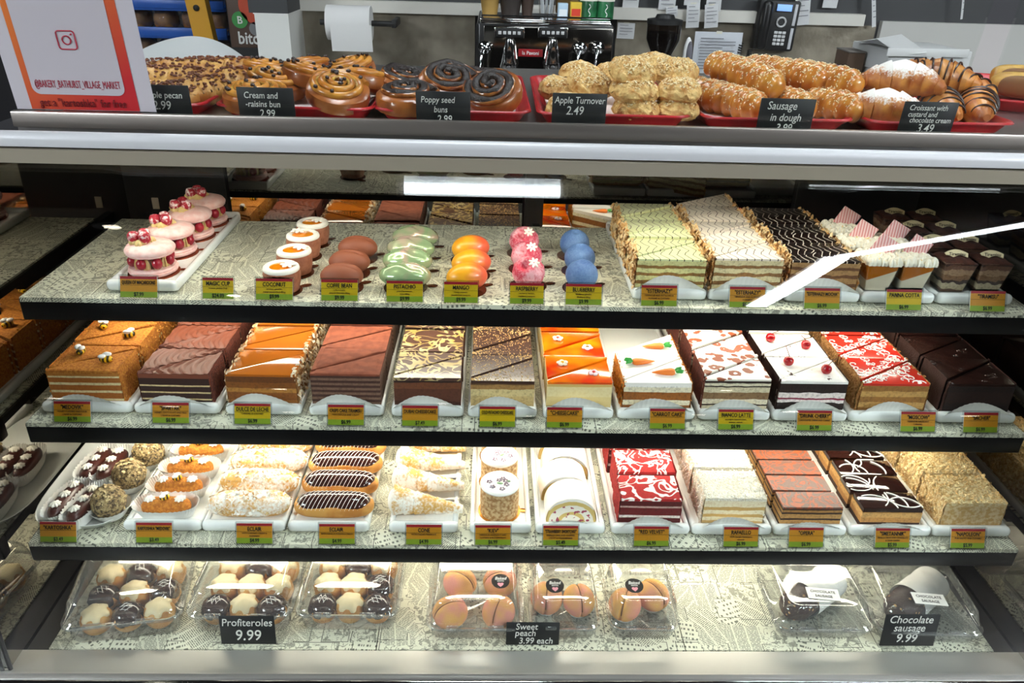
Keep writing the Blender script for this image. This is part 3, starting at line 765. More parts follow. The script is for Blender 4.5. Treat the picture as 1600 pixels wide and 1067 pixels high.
B_ROWS = [('medovik', 62, 205, 'honey cake with bees'), ('spartak', 207, 342, 'rippled chocolate honey cake'), ('dulce', 350, 470, 'caramel cake with almond flakes'), ('creps', 481, 600, 'cocoa crepe cake'), ('dubai', 610, 725, 'gold-patterned chocolate cheesecake'), ('pist', 730, 840, 'chocolate cheesecake with gold nut bits'),
          ('cheese', 848, 960, 'orange-glazed cheesecake'), ('carrot', 964, 1088, 'white carrot cake'), ('bianco', 1092, 1205, 'leopard-print cream cake'), ('cherry', 1208, 1326, 'white cherry-topped chocolate cake'), ('moscow', 1328, 1460, 'red glazed nut cake'), ('sacher', 1464, 1590, 'dark chocolate cake')]
for nm, a, b_, desc in B_ROWS:
    tr = tray('B', a, b_, 'white tray on the middle shelf holding the %s' % desc)
    cake('B', tr, S_[nm], nm, desc, 3 if nm == 'carrot' else 8, depth=.052 if nm == 'carrot' else .047, paper_h=.026 if nm in ('medovik', 'spartak') else .032)
# shelf A bars
S_['estg'] = dict(h=.060, tt=.004, side=layers('esterhazy_green_layers', [(0, '9c7434'), (.12, 'd9d394'), (.25, '8e6630'), (.35, 'd9d394'), (.5, '8e6630'), (.6, 'd9d394'), (.75, '8e6630'), (.85, 'd9d394')], .056, .10, 40), top=chevron('green_chevron', 'dfe3b0', '33291c'), coat=nutc, flakes=(alm, 150, .0055))
S_['estw'] = dict(h=.060, tt=.004, side=layers('esterhazy_white_layers', [(0, 'a2773a'), (.12, 'e4d3a4'), (.25, '93683a'), (.35, 'e4d3a4'), (.5, '93683a'), (.6, 'e4d3a4'), (.75, '93683a'), (.85, 'e4d3a4')], .056, .10, 40), top=chevron('white_chevron', 'f3e6d6', '38261c'), coat=nutc, flakes=(alm, 150, .0055))
S_['estm'] = dict(h=.060, tt=.004, side=layers('esterhazy_mocha_layers', [(0, '7a4f2a'), (.12, 'a9804f'), (.25, '6b4322'), (.35, 'a9804f'), (.5, '6b4322'), (.6, 'a9804f'), (.75, '6b4322'), (.85, 'a9804f')], .056, .10, 40), top=chevron('mocha_chevron', '1c100d', 'e8dccb'), coat=nutc, flakes=(alm, 150, .0055))
for nm, a, b_, desc in (('estg', 988, 1106, 'pale green chevron almond cake'), ('estw', 1108, 1226, 'white chevron almond cake'), ('estm', 1228, 1346, 'black chevron mocha almond cake')):
    tr = tray('A', a, b_, 'white tray on the top shelf holding the %s' % desc, L=.37)
    cake('A', tr, S_[nm], nm, desc, 6 if nm != 'estw' else 7, depth=.050, paper_h=.034)
# shelf C bars
S_['velvet'] = dict(h=.058, tt=.006, side=layers('velvet_layers', [(0, '5c0f12'), (.3, 'efe2d8'), (.4, '6e1216'), (.72, 'c9a49a'), (.8, '5c0f12')], .052, .05, 14), top=scribble('velvet_print', 'a81a1a', 'f8efe8', 26, .050, 2.0, .9), coat=mat('velvet_crumb', 'a3201c', .95, c2='861512', ns=240, bump=1, bs=400), round=.006)
S_['rafa'] = dict(h=.062, tt=.007, side=layers('rafaello_layers', [(0, 'd9b678'), (.2, 'f3e6c4'), (.34, 'cfa765'), (.46, 'f3e6c4'), (.62, 'cfa765'), (.75, 'f3e6c4')], .055, .07, 30, c2='c89a55'), top=mat('coconut_flakes', 'f7f2e6', .95, c2='e7ddc4', ns=300, bump=1, bs=320, bd=.004), topfn=rough_top(.003, 240), coat=mat('coconut_side', 'f3e9d8', .95, c2='e2cfae', ns=200, bump=1, bs=320, bd=.003), camp=.004, flakes=(mat('coconut_shred', 'fbf6ea', .8), 240, .0026), bits=(420, mat('coconut_shred'), .0026))
S_['opera'] = dict(h=.040, tt=.004, side=layers('opera_layers', [(0, '3a2014'), (.15, 'b98c50'), (.35, '2e180f'), (.45, 'b98c50'), (.7, '2e180f'), (.8, 'a87a40'), (.93, '2e180f')], .036, .06, 24), top=scribble('opera_print', '6e5046', 'a04c2a', 28, .055, 2.2, .45, bump=.4), round=.001)
S_['smet'] = dict(h=.040, tt=.009, side=layers('smetannik_layers', [(0, '3a1f14'), (.3, 'c48e4c'), (.62, 'd8a866'), (.95, 'b9853f')], .031, .05, 20), top=mat('mirror_chocolate', '2a1410', .06, coat=.8), curl=(5, whitei, .0012, .06), round=.003)
S_['napo'] = dict(h=.056, tt=.008, side=mat('puff_crumb_side', 'ead0a0', .95, c2='d2a868', ns=160, bump=1, bs=300, bd=.004), top=mat('puff_crumb_top', 'f0dcae', .95, c2='dcb87a', ns=170, bump=1, bs=300, bd=.004), topfn=rough_top(.0048, 150), coat=mat('puff_crumb_side'), camp=.004, flakes=(mat('puff_flakes', 'f2dca8', .8, c2='d9b070', ns=150), 260, .004), bits=(420, mat('puff_flakes'), .0034))
C_ROWS = [('velvet', 955, 1080, 'red velvet cake with white print', 4, .075), ('rafa', 1081, 1208, 'white coconut-covered cake', 4, .085), ('opera', 1210, 1325, 'copper-patterned opera cake', 7, .048), ('smet', 1328, 1458, 'glossy chocolate cake with white loops', 7, .050), ('napo', 1458, 1582, 'golden crumb-covered puff cake', 4, .085)]
for nm, a, b_, desc, n, dp in C_ROWS:
    tr = tray('C', a, b_, 'white tray on the lowest shelf holding the %s' % desc)
    cake('C', tr, S_[nm], nm, desc, n, 'rect', depth=dp, paper_h=0 if nm == 'napo' else .020 if nm in ('opera', 'smet') else .030, gapj=.003 if nm in ('napo', 'rafa') else .0012, jit=.002, w=.108)

# ================================================================ shelf A: single pastries
AZ = SH['A'][1]
boardm = mat('gold_card', '7a4a22', .22, .75, c2='5c3216', ns=20)
darkb = mat('brown_card', '5a2d17', .25, .3)
def board(r, tab=0.6): 
    def f():
        b = B().lathe([(r, 0), (r, .0012), (.0005, .0012)], 24)
        a = Vector((math.cos(tab), math.sin(tab), 0)); b.ell(tuple(a*(r+.008)+Vector((0, 0, .0007))), (.011, .007, .0007), 12, 4, None, Matrix.Rotation(tab, 3, 'Z'))
        return b
    return cm('board%.3f%.1f' % (r, tab), f, darkb)
def small(name, px, py, zc, label, cat, parts, group, rz=0, scale=None):
    p = P(px, py, AZ+zc); return thing(name, label, cat, parts, (p.x, p.y, AZ+.0005), (0, 0, rz), group, scale)
def _star_flower(c, r, n=6):
    t = B()
    for i in range(n):
        a = 2*PI*i/n; t.ell((c[0]+r*.55*math.cos(a), c[1]+r*.55*math.sin(a), c[2]), (r*.48, r*.24, .0022), 8, 5, None, Matrix.Rotation(a, 3, 'Z'))
    return t.v, t.f
# coconut cups
cupb = mat('milk_choc_shell', 'a8694c', .55, c2='97593e', ns=120, bump=.25, bs=200)
cup_parts = [('base_board', board(.032)), ('chocolate_cup', cm('ccup', lambda: B().lathe([(.020, .001), (.027, .004), (.0305, .018), (.0315, .032), (.030, .040), (.024, .042)], 28), cupb)),
    ('coconut_rim', cm('crim', lambda: B().tube([(.0245*math.cos(2*PI*i/28), .0245*math.sin(2*PI*i/28), .041) for i in range(28)], .0062, 10, True), mat('coconut_white', 'f6f0e4', .5))),
    ('mango_jelly', cm('cjel', lambda: B().lathe([(.0205, .040), (.0205, .0440), (.0005, .0455)], 24), mat('mango_jelly', 'ef8b14', .08, coat=.7))),
    ('sugar_flower', cm('cflow', lambda: B().ell((0, 0, .05), (.004, .004, .003), 8, 5).add(*_star_flower((0, 0, .049), .014)), creamw), None, (.013, -.002, 0))]
pos = ['front', 'second', 'third', 'rearmost']; pos3 = ['front', 'middle', 'rear']
for i, (x, y) in enumerate(((439, 416), (459, 390), (473, 366), (488, 347))):
    small('coconut_cup', x, y, .045, '%s chocolate cup with white coconut rim and orange jelly' % pos[i], 'pastry', cup_parts, 'coconut cups', rz=(0, .3, 2.6, .2)[i])
def bean():
    def fn(d): return 1-.16*math.exp(-(d.y*3.2+.35*math.sin(d.x*3))**2*6)*max(0, d.z)
    return B().ell((0, 0, .023), (.037, .024, .022), 36, 24, fn)
for i, (x, y) in enumerate(((534, 430), (546, 408), (559, 386))):
    small('coffee_bean_mousse', x, y, .024, '%s brown coffee-bean-shaped mousse cake' % pos3[i], 'pastry', [('base_board', board(.036)), ('mousse', cm('bean', bean, mat('coffee_velvet', '8a4a30', .6, bump=.1, bs=300)))], 'coffee bean mousses')
def pist():
    def fn(d): return 1+.07*math.sin(d.x*5+d.y*9+math.sin(d.x*7)*1.2)*max(0, d.z)
    return B().ell((0, 0, .023), (.045, .027, .022), 44, 24, fn)
def pearl(name, a, b_, c_=None):
    t = NT(name); t.set(.22, .25, coat=.6); co = t.coords(5)
    t.color(t.mix(t.step(t.noise(co, 22, 1, 1.0), .48, .75), lin(a), lin(b_))); MATS[name] = t.m; return t.m
pm = pearl('pearl_green', '9cb586', 'cfae9c'); pmesh = cm('pist', pist, pm)
for i, (x, y) in enumerate(((633, 428), (637, 405), (642, 386), (649, 368))):
    small('pistachio_mousse', x, y, .026, '%s pearly green pistachio mousse cake' % pos[i], 'pastry', [('base_board', board(.038, .2)), ('mousse', pmesh)], 'pistachio mousses')
def mango(): return B().ell((0, 0, .025), (.036, .025, .0245), 28, 18, lambda d: 1+.10*d.x*d.y+.05*d.x)
t = NT('mango_skin'); t.set(.35, coat=.2); co = t.coords(); sp = t.n('ShaderNodeSeparateXYZ', i0=co)
f = t.math('ADD', t.math('MULTIPLY', sp.outputs[0], 14.0), t.math('ADD', t.noise(co, 30, 2), t.math('MULTIPLY', t.n('ShaderNodeObjectInfo').outputs['Random'], .25)))
t.color(t.mix(t.step(f, .35, .95), lin('eda41e'), lin('e8633f'))); MATS['mango_skin'] = t.m
for i, (x, y) in enumerate(((728, 432), (735, 410), (734, 387))):
    small('mango_mousse', x, y, .026, '%s yellow and red mango-shaped mousse cake' % pos3[i], 'pastry', [('base_board', board(.036, .4)), ('mousse', cm('mango', mango, MATS['mango_skin']))], 'mango mousses', rz=.15)
def rasp():
    hd = Vector((-.35, -.55, .75)).normalized()
    def fn(d):
        v = 1+.035*noise.noise(d*5)+.03*math.sin(d.x*17)*math.sin(d.y*17)*math.cos(d.z*15)
        a = d.angle(hd); return v*(1-.55*math.exp(-(a/.36)**4))
    return B().ell((0, 0, .026), (.0285, .0285, .0275), 44, 30, fn)
for i, (x, y) in enumerate(((826, 424), (823, 399), (819, 375))):
    small('raspberry_mousse', x, y, .028, '%s pink raspberry-shaped mousse cake with white flower' % pos3[i], 'pastry', [('base_board', board(.033, .3)), ('mousse', cm('raspm', rasp, dusted('raspberry_velvet', 'c9364f', 'e8a9b2', 40, .42, .6, 260, .6))),
        ('sugar_flower', cm('rflow', lambda: B().add(*_star_flower((0, 0, 0), .0105, 7)).xf(Matrix.Rotation(.7, 4, 'X')), creamw), None, (.008, -.013, .049))], 'raspberry mousses')
def blue(): 
    def fn(d):
        a = d.angle(Vector((0, -.25, 1))); return 1-.16*math.exp(-(a/.2)**2)+.03*math.exp(-((a-.32)/.1)**2)*(1+.8*math.sin(5*math.atan2(d.y, d.x)))
    return B().ell((0, 0, .026), (.0285, .0285, .027), 36, 30, fn)
for i, (x, y) in enumerate(((909, 428), (906, 402), (898, 379))):
    small('blueberry_mousse', x, y, .028, '%s blue blueberry-shaped mousse cake' % pos3[i], 'pastry', [('base_board', board(.033, .5)), ('mousse', cm('bluem', blue, dusted('blueberry_velvet', '34558f', '6f8fb8', 30, .3, .75, 300, .6)))], 'blueberry mousses')
# macarons on their tray
mt = tray('A', 163, 277, 'white tray on the top shelf holding the pink macarons', L=.385, dy=.022)
mac_pink = mat('macaron_pink', 'f0bdb6', .7, c2='f6d2cc', ns=90, bump=.1, bs=300); cust = mat('custard', 'dcc182', .5)
def shell(): return B().lathe([(.030, 0), (.0385, .001), (.040, .003), (.0385, .005), (.0412, .006), (.0415, .009), (.038, .014), (.026, .0185), (.010, .020), (.0005, .020)], 40, fn=lambda a, z: 1+(.012*math.sin(a*31)*(1 if .001 < z < .005 else 0)))
rasp_m = mat('raspberry_red', 'a3142c', .35, coat=.2); rasp_p = dusted('raspberry_sugared', 'ad1a31', 'f6e6e6', 90, .5, .62, 240, .6)
def berry(c, r, b=None, up=True):
    b = b or B()
    return b.ell(c, (r, r, r*1.1), 22, 14, lambda d: (1+.09*math.sin(d.z*12)*math.sin(math.atan2(d.y, d.x)*7))*(1-(.45*math.exp(-(d.angle(Vector((0, 0, 1)))/.42)**4) if up else 0)))
def custard_ring():
    b = B()
    for i in range(10):
        a = 2*PI*(i+.5)/10; star(b, (.0265*math.cos(a), .0265*math.sin(a), .0155), .0062, .018, 6)
    return b
def custard_top():
    b = B()
    for x, y in ((-.012, -.01), (.006, -.008), (-.004, .006), (.012, .002), (-.016, .002), (0, -.016)): star(b, (x, y, 0), .008, .009, 6)
    return b
for i, (x, y) in enumerate(((241, 424), (274, 394), (306, 368), (330, 347))):
    p = P(x, y, AZ+.014)
    parts = [('base_board', cm('macb', lambda: B().lathe([(.043, 0), (.043, .0014), (.0005, .0014)], 24).ell((.047, .012, .001), (.012, .006, .0008), 10, 4), mat('copper_card', '9c4a26', .2, .6))),
             ('lower_shell', cm('maclo', lambda: B().lathe([(.034, .0016), (.040, .005), (.0415, .009), (.0385, .0105), (.040, .012), (.0385, .015), (.0005, .0155)], 40), mac_pink)),
             ('custard_filling', cm('macc', custard_ring, cust)),
             ('upper_shell', cm('macup', shell, mac_pink), None, (0, 0, .036)), ('custard_rosettes', cm('macct', custard_top, cust), None, (-.010, .002, .0545))]
    for j in range(5):
        a = -2.6+j*.52*1.6; parts.append(('raspberry', cm('berrys', lambda: berry((0, 0, 0), .0085, None, False), rasp_m), None, (.031*math.cos(a), .031*math.sin(a), .0255)))
    for q in ((-.022, -.006), (-.002, -.008), (-.010, .010)): parts.append(('raspberry', cm('berryt', lambda: berry((0, 0, 0), .0098), rasp_p), None, (q[0], q[1], .066)))
    thing('macaron_cake', '%s pink macaron sandwich topped with sugared raspberries' % pos[i], 'macaron', parts, (mt[0]+(p.x-mt[0])*.4, p.y, AZ+TRZ), (0, 0, .1*i), 'pink macarons')
# panna cotta cups
pt_ = tray('A', 1348, 1463, 'white tray on the top shelf holding the panna cotta cups', L=.34)
tt_ = tray('A', 1466, 1585, 'white tray on the top shelf holding the tiramisu cups', L=.34)
pet = fix_fresnel(glass('clear_cup', 'fafafa', 1.0, .02))
def sqring(r, z, n=4, b=.12, ox=0):
    pts = []
    for cx, cy, a0 in ((1, 1, 0), (-1, 1, PI/2), (-1, -1, PI), (1, -1, 3*PI/2)):
        for i in range(n+1):
            a = a0+PI/2*i/n; q = b*r; pts.append((cx*(r-q)+q*math.cos(a)+ox, cy*(r-q)+q*math.sin(a), z))
    return pts
def cupm(r0, r1, h): return B().loft([sqring(r0, .0), sqring(r1, h), sqring(r1-.0012, h), sqring(r0-.0012, .0015)], True, True)
def filling(r0, r1, z0, z1, h, e=.0016):
    def rr(z): return r0+(r1-r0)*z/h-e
    return B().loft([sqring(rr(z0), z0), sqring(rr((z0+z1)/2), (z0+z1)/2), sqring(rr(z1), z1)])
t = NT('panna_fill'); t.set(.2); co = t.coords(); s = t.n('ShaderNodeSeparateXYZ', i0=co)
d = t.math('GREATER_THAN', t.math('SUBTRACT', s.outputs[2], t.math('MULTIPLY', s.outputs[0], .42)), .031)
t.color(t.mix(d, lin('efe3c6'), lin('c8731a'))); MATS['panna_fill'] = t.m
def cream_top(seed=0):
    b = B(); rd = random.Random(seed)
    for i in range(5):
        for j in range(5):
            star(b, ((i-2)*.0115+rd.uniform(-.002, .002), (j-2)*.0115+rd.uniform(-.002, .002), 0), .0085, .011+rd.uniform(0, .005), 6)
    return b
def striped(name, a, c):
    t = NT(name); t.set(.5); x = t.n('ShaderNodeSeparateXYZ', i0=t.coords()).outputs[0]
    t.color(t.mix(t.math('GREATER_THAN', t.math('FRACT', t.math('MULTIPLY', x, 190.0)), .5), lin(a), lin(c))); MATS[name] = t.m; return t.m
pink_st = striped('pink_stripes', 'f3d3cf', 'dc8f90')
i = 0
for r in range(3):
    for c in range(2):
        if r == 2 and c == 1: continue
        y = pt_[1]+.048+r*.078; x = pt_[0]-.030+c*.061-(.004 if r else 0)
        thing('panna_cotta_cup', '%s panna cotta cup with orange layer, cream and pink striped wafer' % ('front left', 'front right', 'second-row left', 'second-row right', 'rearmost')[i], 'dessert cup',
            [('cup', cm('pcup', lambda: cupm(.021, .030, .056), pet)), ('panna_cotta', cm('pfill', lambda: filling(.021, .030, .002, .050, .056), MATS['panna_fill'])),
             ('whipped_cream', cm('pcream', cream_top, mat('yellow_flecked_cream', 'f6efdc', .5, c2='eec45a', ns=160, lo=.62, hi=.7)), None, (0, 0, .050)),
             ('striped_wafer', cm('pwaf', lambda: B().rbox(0, 0, .014, .040, .003, .036, .001).xf(Matrix.Rotation(.5, 4, 'Y')), pink_st), None, (.006, .014, .058))], (x, y, AZ+TRZ+.0005), (0, 0, .05*(c-.5)), 'panna cotta cups'); i += 1
tl = layers('tiramisu_fill', [(0, '6b4a34'), (.12, 'dbc9a4'), (.34, '3c2015'), (.44, '9c7250'), (.62, 'c09a78'), (.8, '7b5340'), (.95, '3c2015')], .056, .16, 55)
cocoa_t = mat('dark_cocoa', '4e2415', .95, c2='3d1a0e', ns=120, bump=.6, bs=300)
def cocoa_top():
    return B().grid(lambda u, v: ((u-.5)*.058, (v-.5)*.058, .006*(math.sin(PI*min(1, max(0, u)))**.4*math.sin(PI*min(1, max(0, v)))**.4)+.002*noise.noise(Vector((u*6, v*6, 1)))), 14, 14)
def plaque():
    n = 13; top = []; bot = []
    for k in range(n):
        u = k/(n-1); x = (u-.5)*.040; top.append((x, .007*math.sin(PI*u)+.004)); bot.append((x*.9, -.004+.004*abs(math.cos(PI*u*1.5))))
    pl_ = bot+top[::-1]
    return B().loft([[(x, y, 0) for x, y in pl_], [(x, y, .0018) for x, y in pl_]])
names = ['front left', 'front right', 'second-row left', 'second-row right', 'third-row left', 'third-row right', 'rear left', 'rear right']
for r in range(4):
    for c in range(2):
        y = tt_[1]+.048+r*.080; x = tt_[0]-.031+c*.063
        o = thing('tiramisu_cup', '%s tiramisu cup dusted with cocoa and a lettered cream plaque' % names[r*2+c], 'dessert cup',
            [('cup', cm('tcup', lambda: cupm(.021, .0305, .058), pet)), ('tiramisu', cm('tfill', lambda: filling(.021, .0305, .002, .056, .058), tl)), ('cocoa_top', cm('tcocoa', cocoa_top, cocoa_t), None, (0, 0, .056))], (x, y, AZ+TRZ+.0005), (0, 0, 0), 'tiramisu cups')
        pq = link('plaque', cm('plaque', plaque, mat('cream_chocolate', 'ead9ad', .35)), o, (.0, -.004, .0635), (.75, 0, -.08))
        link('lettering', text('Tiramisu', .0085, mat('brown_ink', '2b150c', .5), .01, .95, .2), pq, (0, -.001, .0021))

# ================================================================ shelf C: patisserie on trays
CZ = SH['C'][1]
def pleated(L, W, h, flare=.012, npl=40, e=2.6):
    """pleated white paper case, stadium-shaped"""
    def f():
        b = B(); rings = []
        n = npl*2
        for k in range(5):
            v = k/4; ring = []
            for i in range(n):
                a = 2*PI*i/n; z = (1 if i % 2 else -1)
                ca, sa = math.cos(a), math.sin(a)
                x = math.copysign(abs(ca)**(2/e), ca)*(L/2+flare*v); y = math.copysign(abs(sa)**(2/e), sa)*(W/2+flare*v)
                q = 1+z*.018*(.3+v)
                ring.append((x*q, y*q, .0006+h*v+(z*.0012 if k == 4 else 0)))
            rings.append(ring)
        b.loft(rings, True, False); return b
    return cm('pleat%.3f%.3f%.3f' % (L, W, h), f, paper)
def log(L, W, H, key, m, taper=.0, nfn=None):
    def f():
        def fn(d): return 1+(nfn(d) if nfn else 0)
        b = B().ell((0, 0, H/2), (L/2, W/2, H/2), 32, 18, fn)
        vs_ = []
        for x, y, z in b.v:
            u = x/(L/2); u2 = math.copysign(abs(u)**.55, u) if abs(u) < 1 else u
            k = 1
            vs_.append((u2*L/2, math.copysign(abs(y/(W/2))**.8, y)*W/2, H/2+math.copysign(abs((z-H/2)/(H/2))**.75, z-H/2)*H/2))
        b.v = vs_; return b
    return cm(key, f, m)
rosette = cm('rosette', lambda: (lambda b: (star(b, (0, 0, 0), .0088, .006, 8), b)[1])(B()), creamw)
choc_log = mat('chocolate_log', '4a1f17', .35, coat=.2)
# ceramic platter of the first row
p0 = P(128, 812, CZ+.012)
def platter():
    b = B(); rings = []
    def rr(w, l, z, n=40):
        out = []
        for i in range(n):
            a = 2*PI*i/n; ca, sa = math.cos(a), math.sin(a)
            out.append((math.copysign(abs(ca)**.55, ca)*w, l+math.copysign(abs(sa)**.45, sa)*l, z))
        return out
    def rx(w, l, z, d): return [(x, y+d, zz) for x, y, zz in rr(w, l, z)]
    b.loft([rx(.066, .17, .001, .015), rx(.072, .176, .004, .009), rx(.086, .184, .016, .001), rx(.084, .182, .0165, .003), rx(.068, .172, .006, .013)])
    return b
plx = XA(138, 1.15, CZ); o = link('oval_platter', cm('platter', platter, trayw), None, (plx, 1.085, CZ)); tag(o, 'white rounded ceramic platter holding chocolate bars and nut balls', 'platter')
for i, (x, y, lb) in enumerate(((103, 779, 'front left'), (132, 786, 'front middle'), (150, 722, 'rear left'), (175, 724, 'rear middle'))):
    q = P(x, y, CZ+.03)
    o = thing('chocolate_potato_bar', '%s dark chocolate bar with three cream rosettes in paper case' % lb, 'pastry', [('paper_case', pleated(.098, .034, .026, .008, 44)), ('chocolate_bar', log(.092, .030, .028, 'klog', choc_log), None, (0, 0, .004))], (q.x, q.y, CZ+.0075), (0, 0, PI/2-.10), 'chocolate potato bars')
    for u in (-.028, 0, .028): link('cream_rosette', rosette, o, (u, 0, .0315))
nutb = mat('nut_ball', 'b49a6c', .8, c2='5a4a38', ns=180, lo=.42, hi=.58, bump=1, bs=260, bd=.004)
def nutball():
    return B().ell((0, 0, .029), (.029, .029, .027), 40, 28, lambda d: 1+.035*noise.noise(d*14))
def nutflakes():
    b = B(); rd = random.Random(5)
    for _ in range(260):
        d = Vector((rd.gauss(0, 1), rd.gauss(0, 1), rd.gauss(.4, 1))).normalized()
        flake(b, d*.0285+Vector((0, 0, .029)), d+Vector((rd.gauss(0, .35), rd.gauss(0, .35), rd.gauss(0, .35))), rd.uniform(.0025, .0055), rd.random())
    return b
for i, (x, y) in enumerate(((170, 784), (202, 742), (232, 708))):
    q = P(x, y, CZ+.035)
    thing('nut_ball', '%s ball coated in chopped almonds in paper case' % pos3[i], 'pastry', [('paper_case', pleated(.046, .046, .020, .012, 30, 2)), ('nut_coated_ball', cm('nutball', nutball, nutb)), ('almond_flakes', cm('nutfl', nutflakes, mat('toasted_flake', 'd8c08c', .6, c2='8a7048', ns=120)))], (q.x, q.y, CZ+.0075), (0, 0, i), 'nut balls')
tr = tray('C', 190, 314, 'white tray on the lowest shelf holding honey logs in paper cases')
for i, (x, y) in enumerate(((266, 788), (276, 764), (284, 743), (294, 722), (302, 702))):
    q = P(x, y, CZ+.035)
    o = thing('honey_log', '%s orange crumb log with rosettes and sugar bee in paper case' % ORD[i], 'pastry', [('paper_case', pleated(.088, .034, .026, .012, 44)), ('crumb_log', log(.084, .032, .030, 'hlog', honey), None, (0, 0, .003))], (tr[0]+(i*.002), tr[1]+.034+i*.056, CZ+TRZ+.0003), (0, 0, .02), 'honey logs')
    for u in (-.026, .026): link('cream_rosette', rosette, o, (u, 0, .0325))
    bp = bee_parts()[0]; c = link('bee', bp[1], o, (0, 0, .033), (0, 0, .4), 1.05); link('wings', bp[2][0][1], c)
# eclairs
choux = mat('choux', 'd39a4c', .6, c2='b8772e', ns=30, bump=.4, bs=120)
def ecl_flakes():
    b = B(); rd = random.Random(9)
    for _ in range(330):
        a = rd.uniform(-.6, PI+.6); u = rd.uniform(-1, 1); k = max(.25, (1-u**4))**.5
        n = Vector((u*.25, math.cos(a), max(-.1, math.sin(a))))
        flake(b, (u*.069, .024*k*math.cos(a), .021+.021*k*max(-.15, math.sin(a))), n+Vector((rd.gauss(0, .5), rd.gauss(0, .5), rd.gauss(.2, .5))), rd.uniform(.004, .0075), rd.random())
    return b
powder_ch = dusted('powdered_choux', 'd9a458', 'fbf6ee', 30, .45, .6, 200)
tr = tray('C', 313, 445, 'white tray on the lowest shelf holding almond eclairs')
def sheetpaper(w, d): return cm('sheet%.2f' % w, lambda: B().grid(lambda u, v: ((u-.5)*w, (v-.5)*d, .0004+.004*abs(v*2-1)**3+.0006*math.sin(u*80)*abs(v*2-1)), 40, 8), paper)
for i in range(5):
    thing('almond_eclair', '%s powdered eclair covered in almond flakes' % ORD[i], 'eclair', [('paper_case', sheetpaper(.13, .056)), ('choux_bun', log(.142, .050, .040, 'aecl', powder_ch), None, (0, 0, .001)), ('almond_flakes', cm('aeclf', ecl_flakes, dusted('powdered_flake', 'e0bf86', 'fffaf2', 60, .42, .56, 200)))],
        (tr[0]+.004+i*.001, tr[1]+.040+i*.064, CZ+TRZ+.0003), (0, 0, (.02, -.03, .04, 0, .02)[i]), 'almond eclairs')
tr = tray('C', 447, 577, 'white tray on the lowest shelf holding chocolate eclairs')
def glaze():
    b = B(); n = 40
    def g(u, v):
        a = -.15+v*(PI+.3); x = (u-.5)*2; k = max(0.02, 1-abs(x)**5)**.5
        return (x*.0665, .0232*k*math.cos(a)*1.04, .0215+.0195*k*math.sin(a)*1.05+.0003)
    return b.grid(g, n, 14)
def drizzle():
    b = B(); pts = []
    N = 17
    for i in range(N):
        x0 = -.058+.116*i/(N-1)
        seg = []
        for j in range(9):
            a = .15+(PI-.3)*j/8; k = max(.02, 1-abs((x0+.012-.024*j/8)/.0665)**5)**.5
            seg.append((x0+.014-.028*j/8, .0242*k*math.cos(a), .0217+.0210*k*math.sin(a)))
        b.tube(seg, .0005, 4)
    return b
for i in range(5):
    thing('chocolate_eclair', '%s chocolate-glazed eclair with white drizzle lines' % ORD[i], 'eclair', [('paper_case', sheetpaper(.12, .054)), ('choux_bun', log(.140, .050, .036, 'cecl', choux), None, (0, 0, .001)), ('chocolate_glaze', cm('cglz', glaze, mat('eclair_glaze', '3a1d17', .15, coat=.6)), [('white_drizzle', cm('cdrz', drizzle, whitei))])],
        (tr[0]+.006, tr[1]+.040+i*.062, CZ+TRZ+.0003), (0, 0, (.0, -.02, .02, -.02, 0)[i]), 'chocolate eclairs')
# cream cones
tr = tray('C', 606, 716, 'white tray on the lowest shelf holding cream cones')
def cone():
    b = B(); rings = []; n = 22
    for k in range(61):
        u = k/60; r = (.0255*(1-u)+.007*u); ph = u*6.5
        saw = (ph % 1); r *= 1+.13*(1-saw)-.04
        rings.append([(-.060+.122*u, r*math.cos(2*PI*i/n), .027-.006*u+r*math.sin(2*PI*i/n)-(.008*u)) for i in range(n)])
    return b.loft(rings)
puff = dusted('powdered_puff', 'd9a85c', 'fbf4e8', 35, .42, .56, 220)
for i in range(5):
    thing('cream_cone', '%s powdered puff pastry cone filled with meringue' % ORD[i], 'pastry', [('paper_case', sheetpaper(.11, .056)), ('pastry_cone', cm('cone', cone, puff)), ('meringue_filling', cm('conec', lambda: B().ell((-.060, 0, .027), (.011, .021, .021), 18, 12, lambda d: 1+.08*noise.noise(d*4)), creamw))],
        (tr[0]+.006, tr[1]+.042+i*.064, CZ+TRZ+.0003), (0, 0, (-.06, -.04, .0, -.1, .03)[i]), 'cream cones')
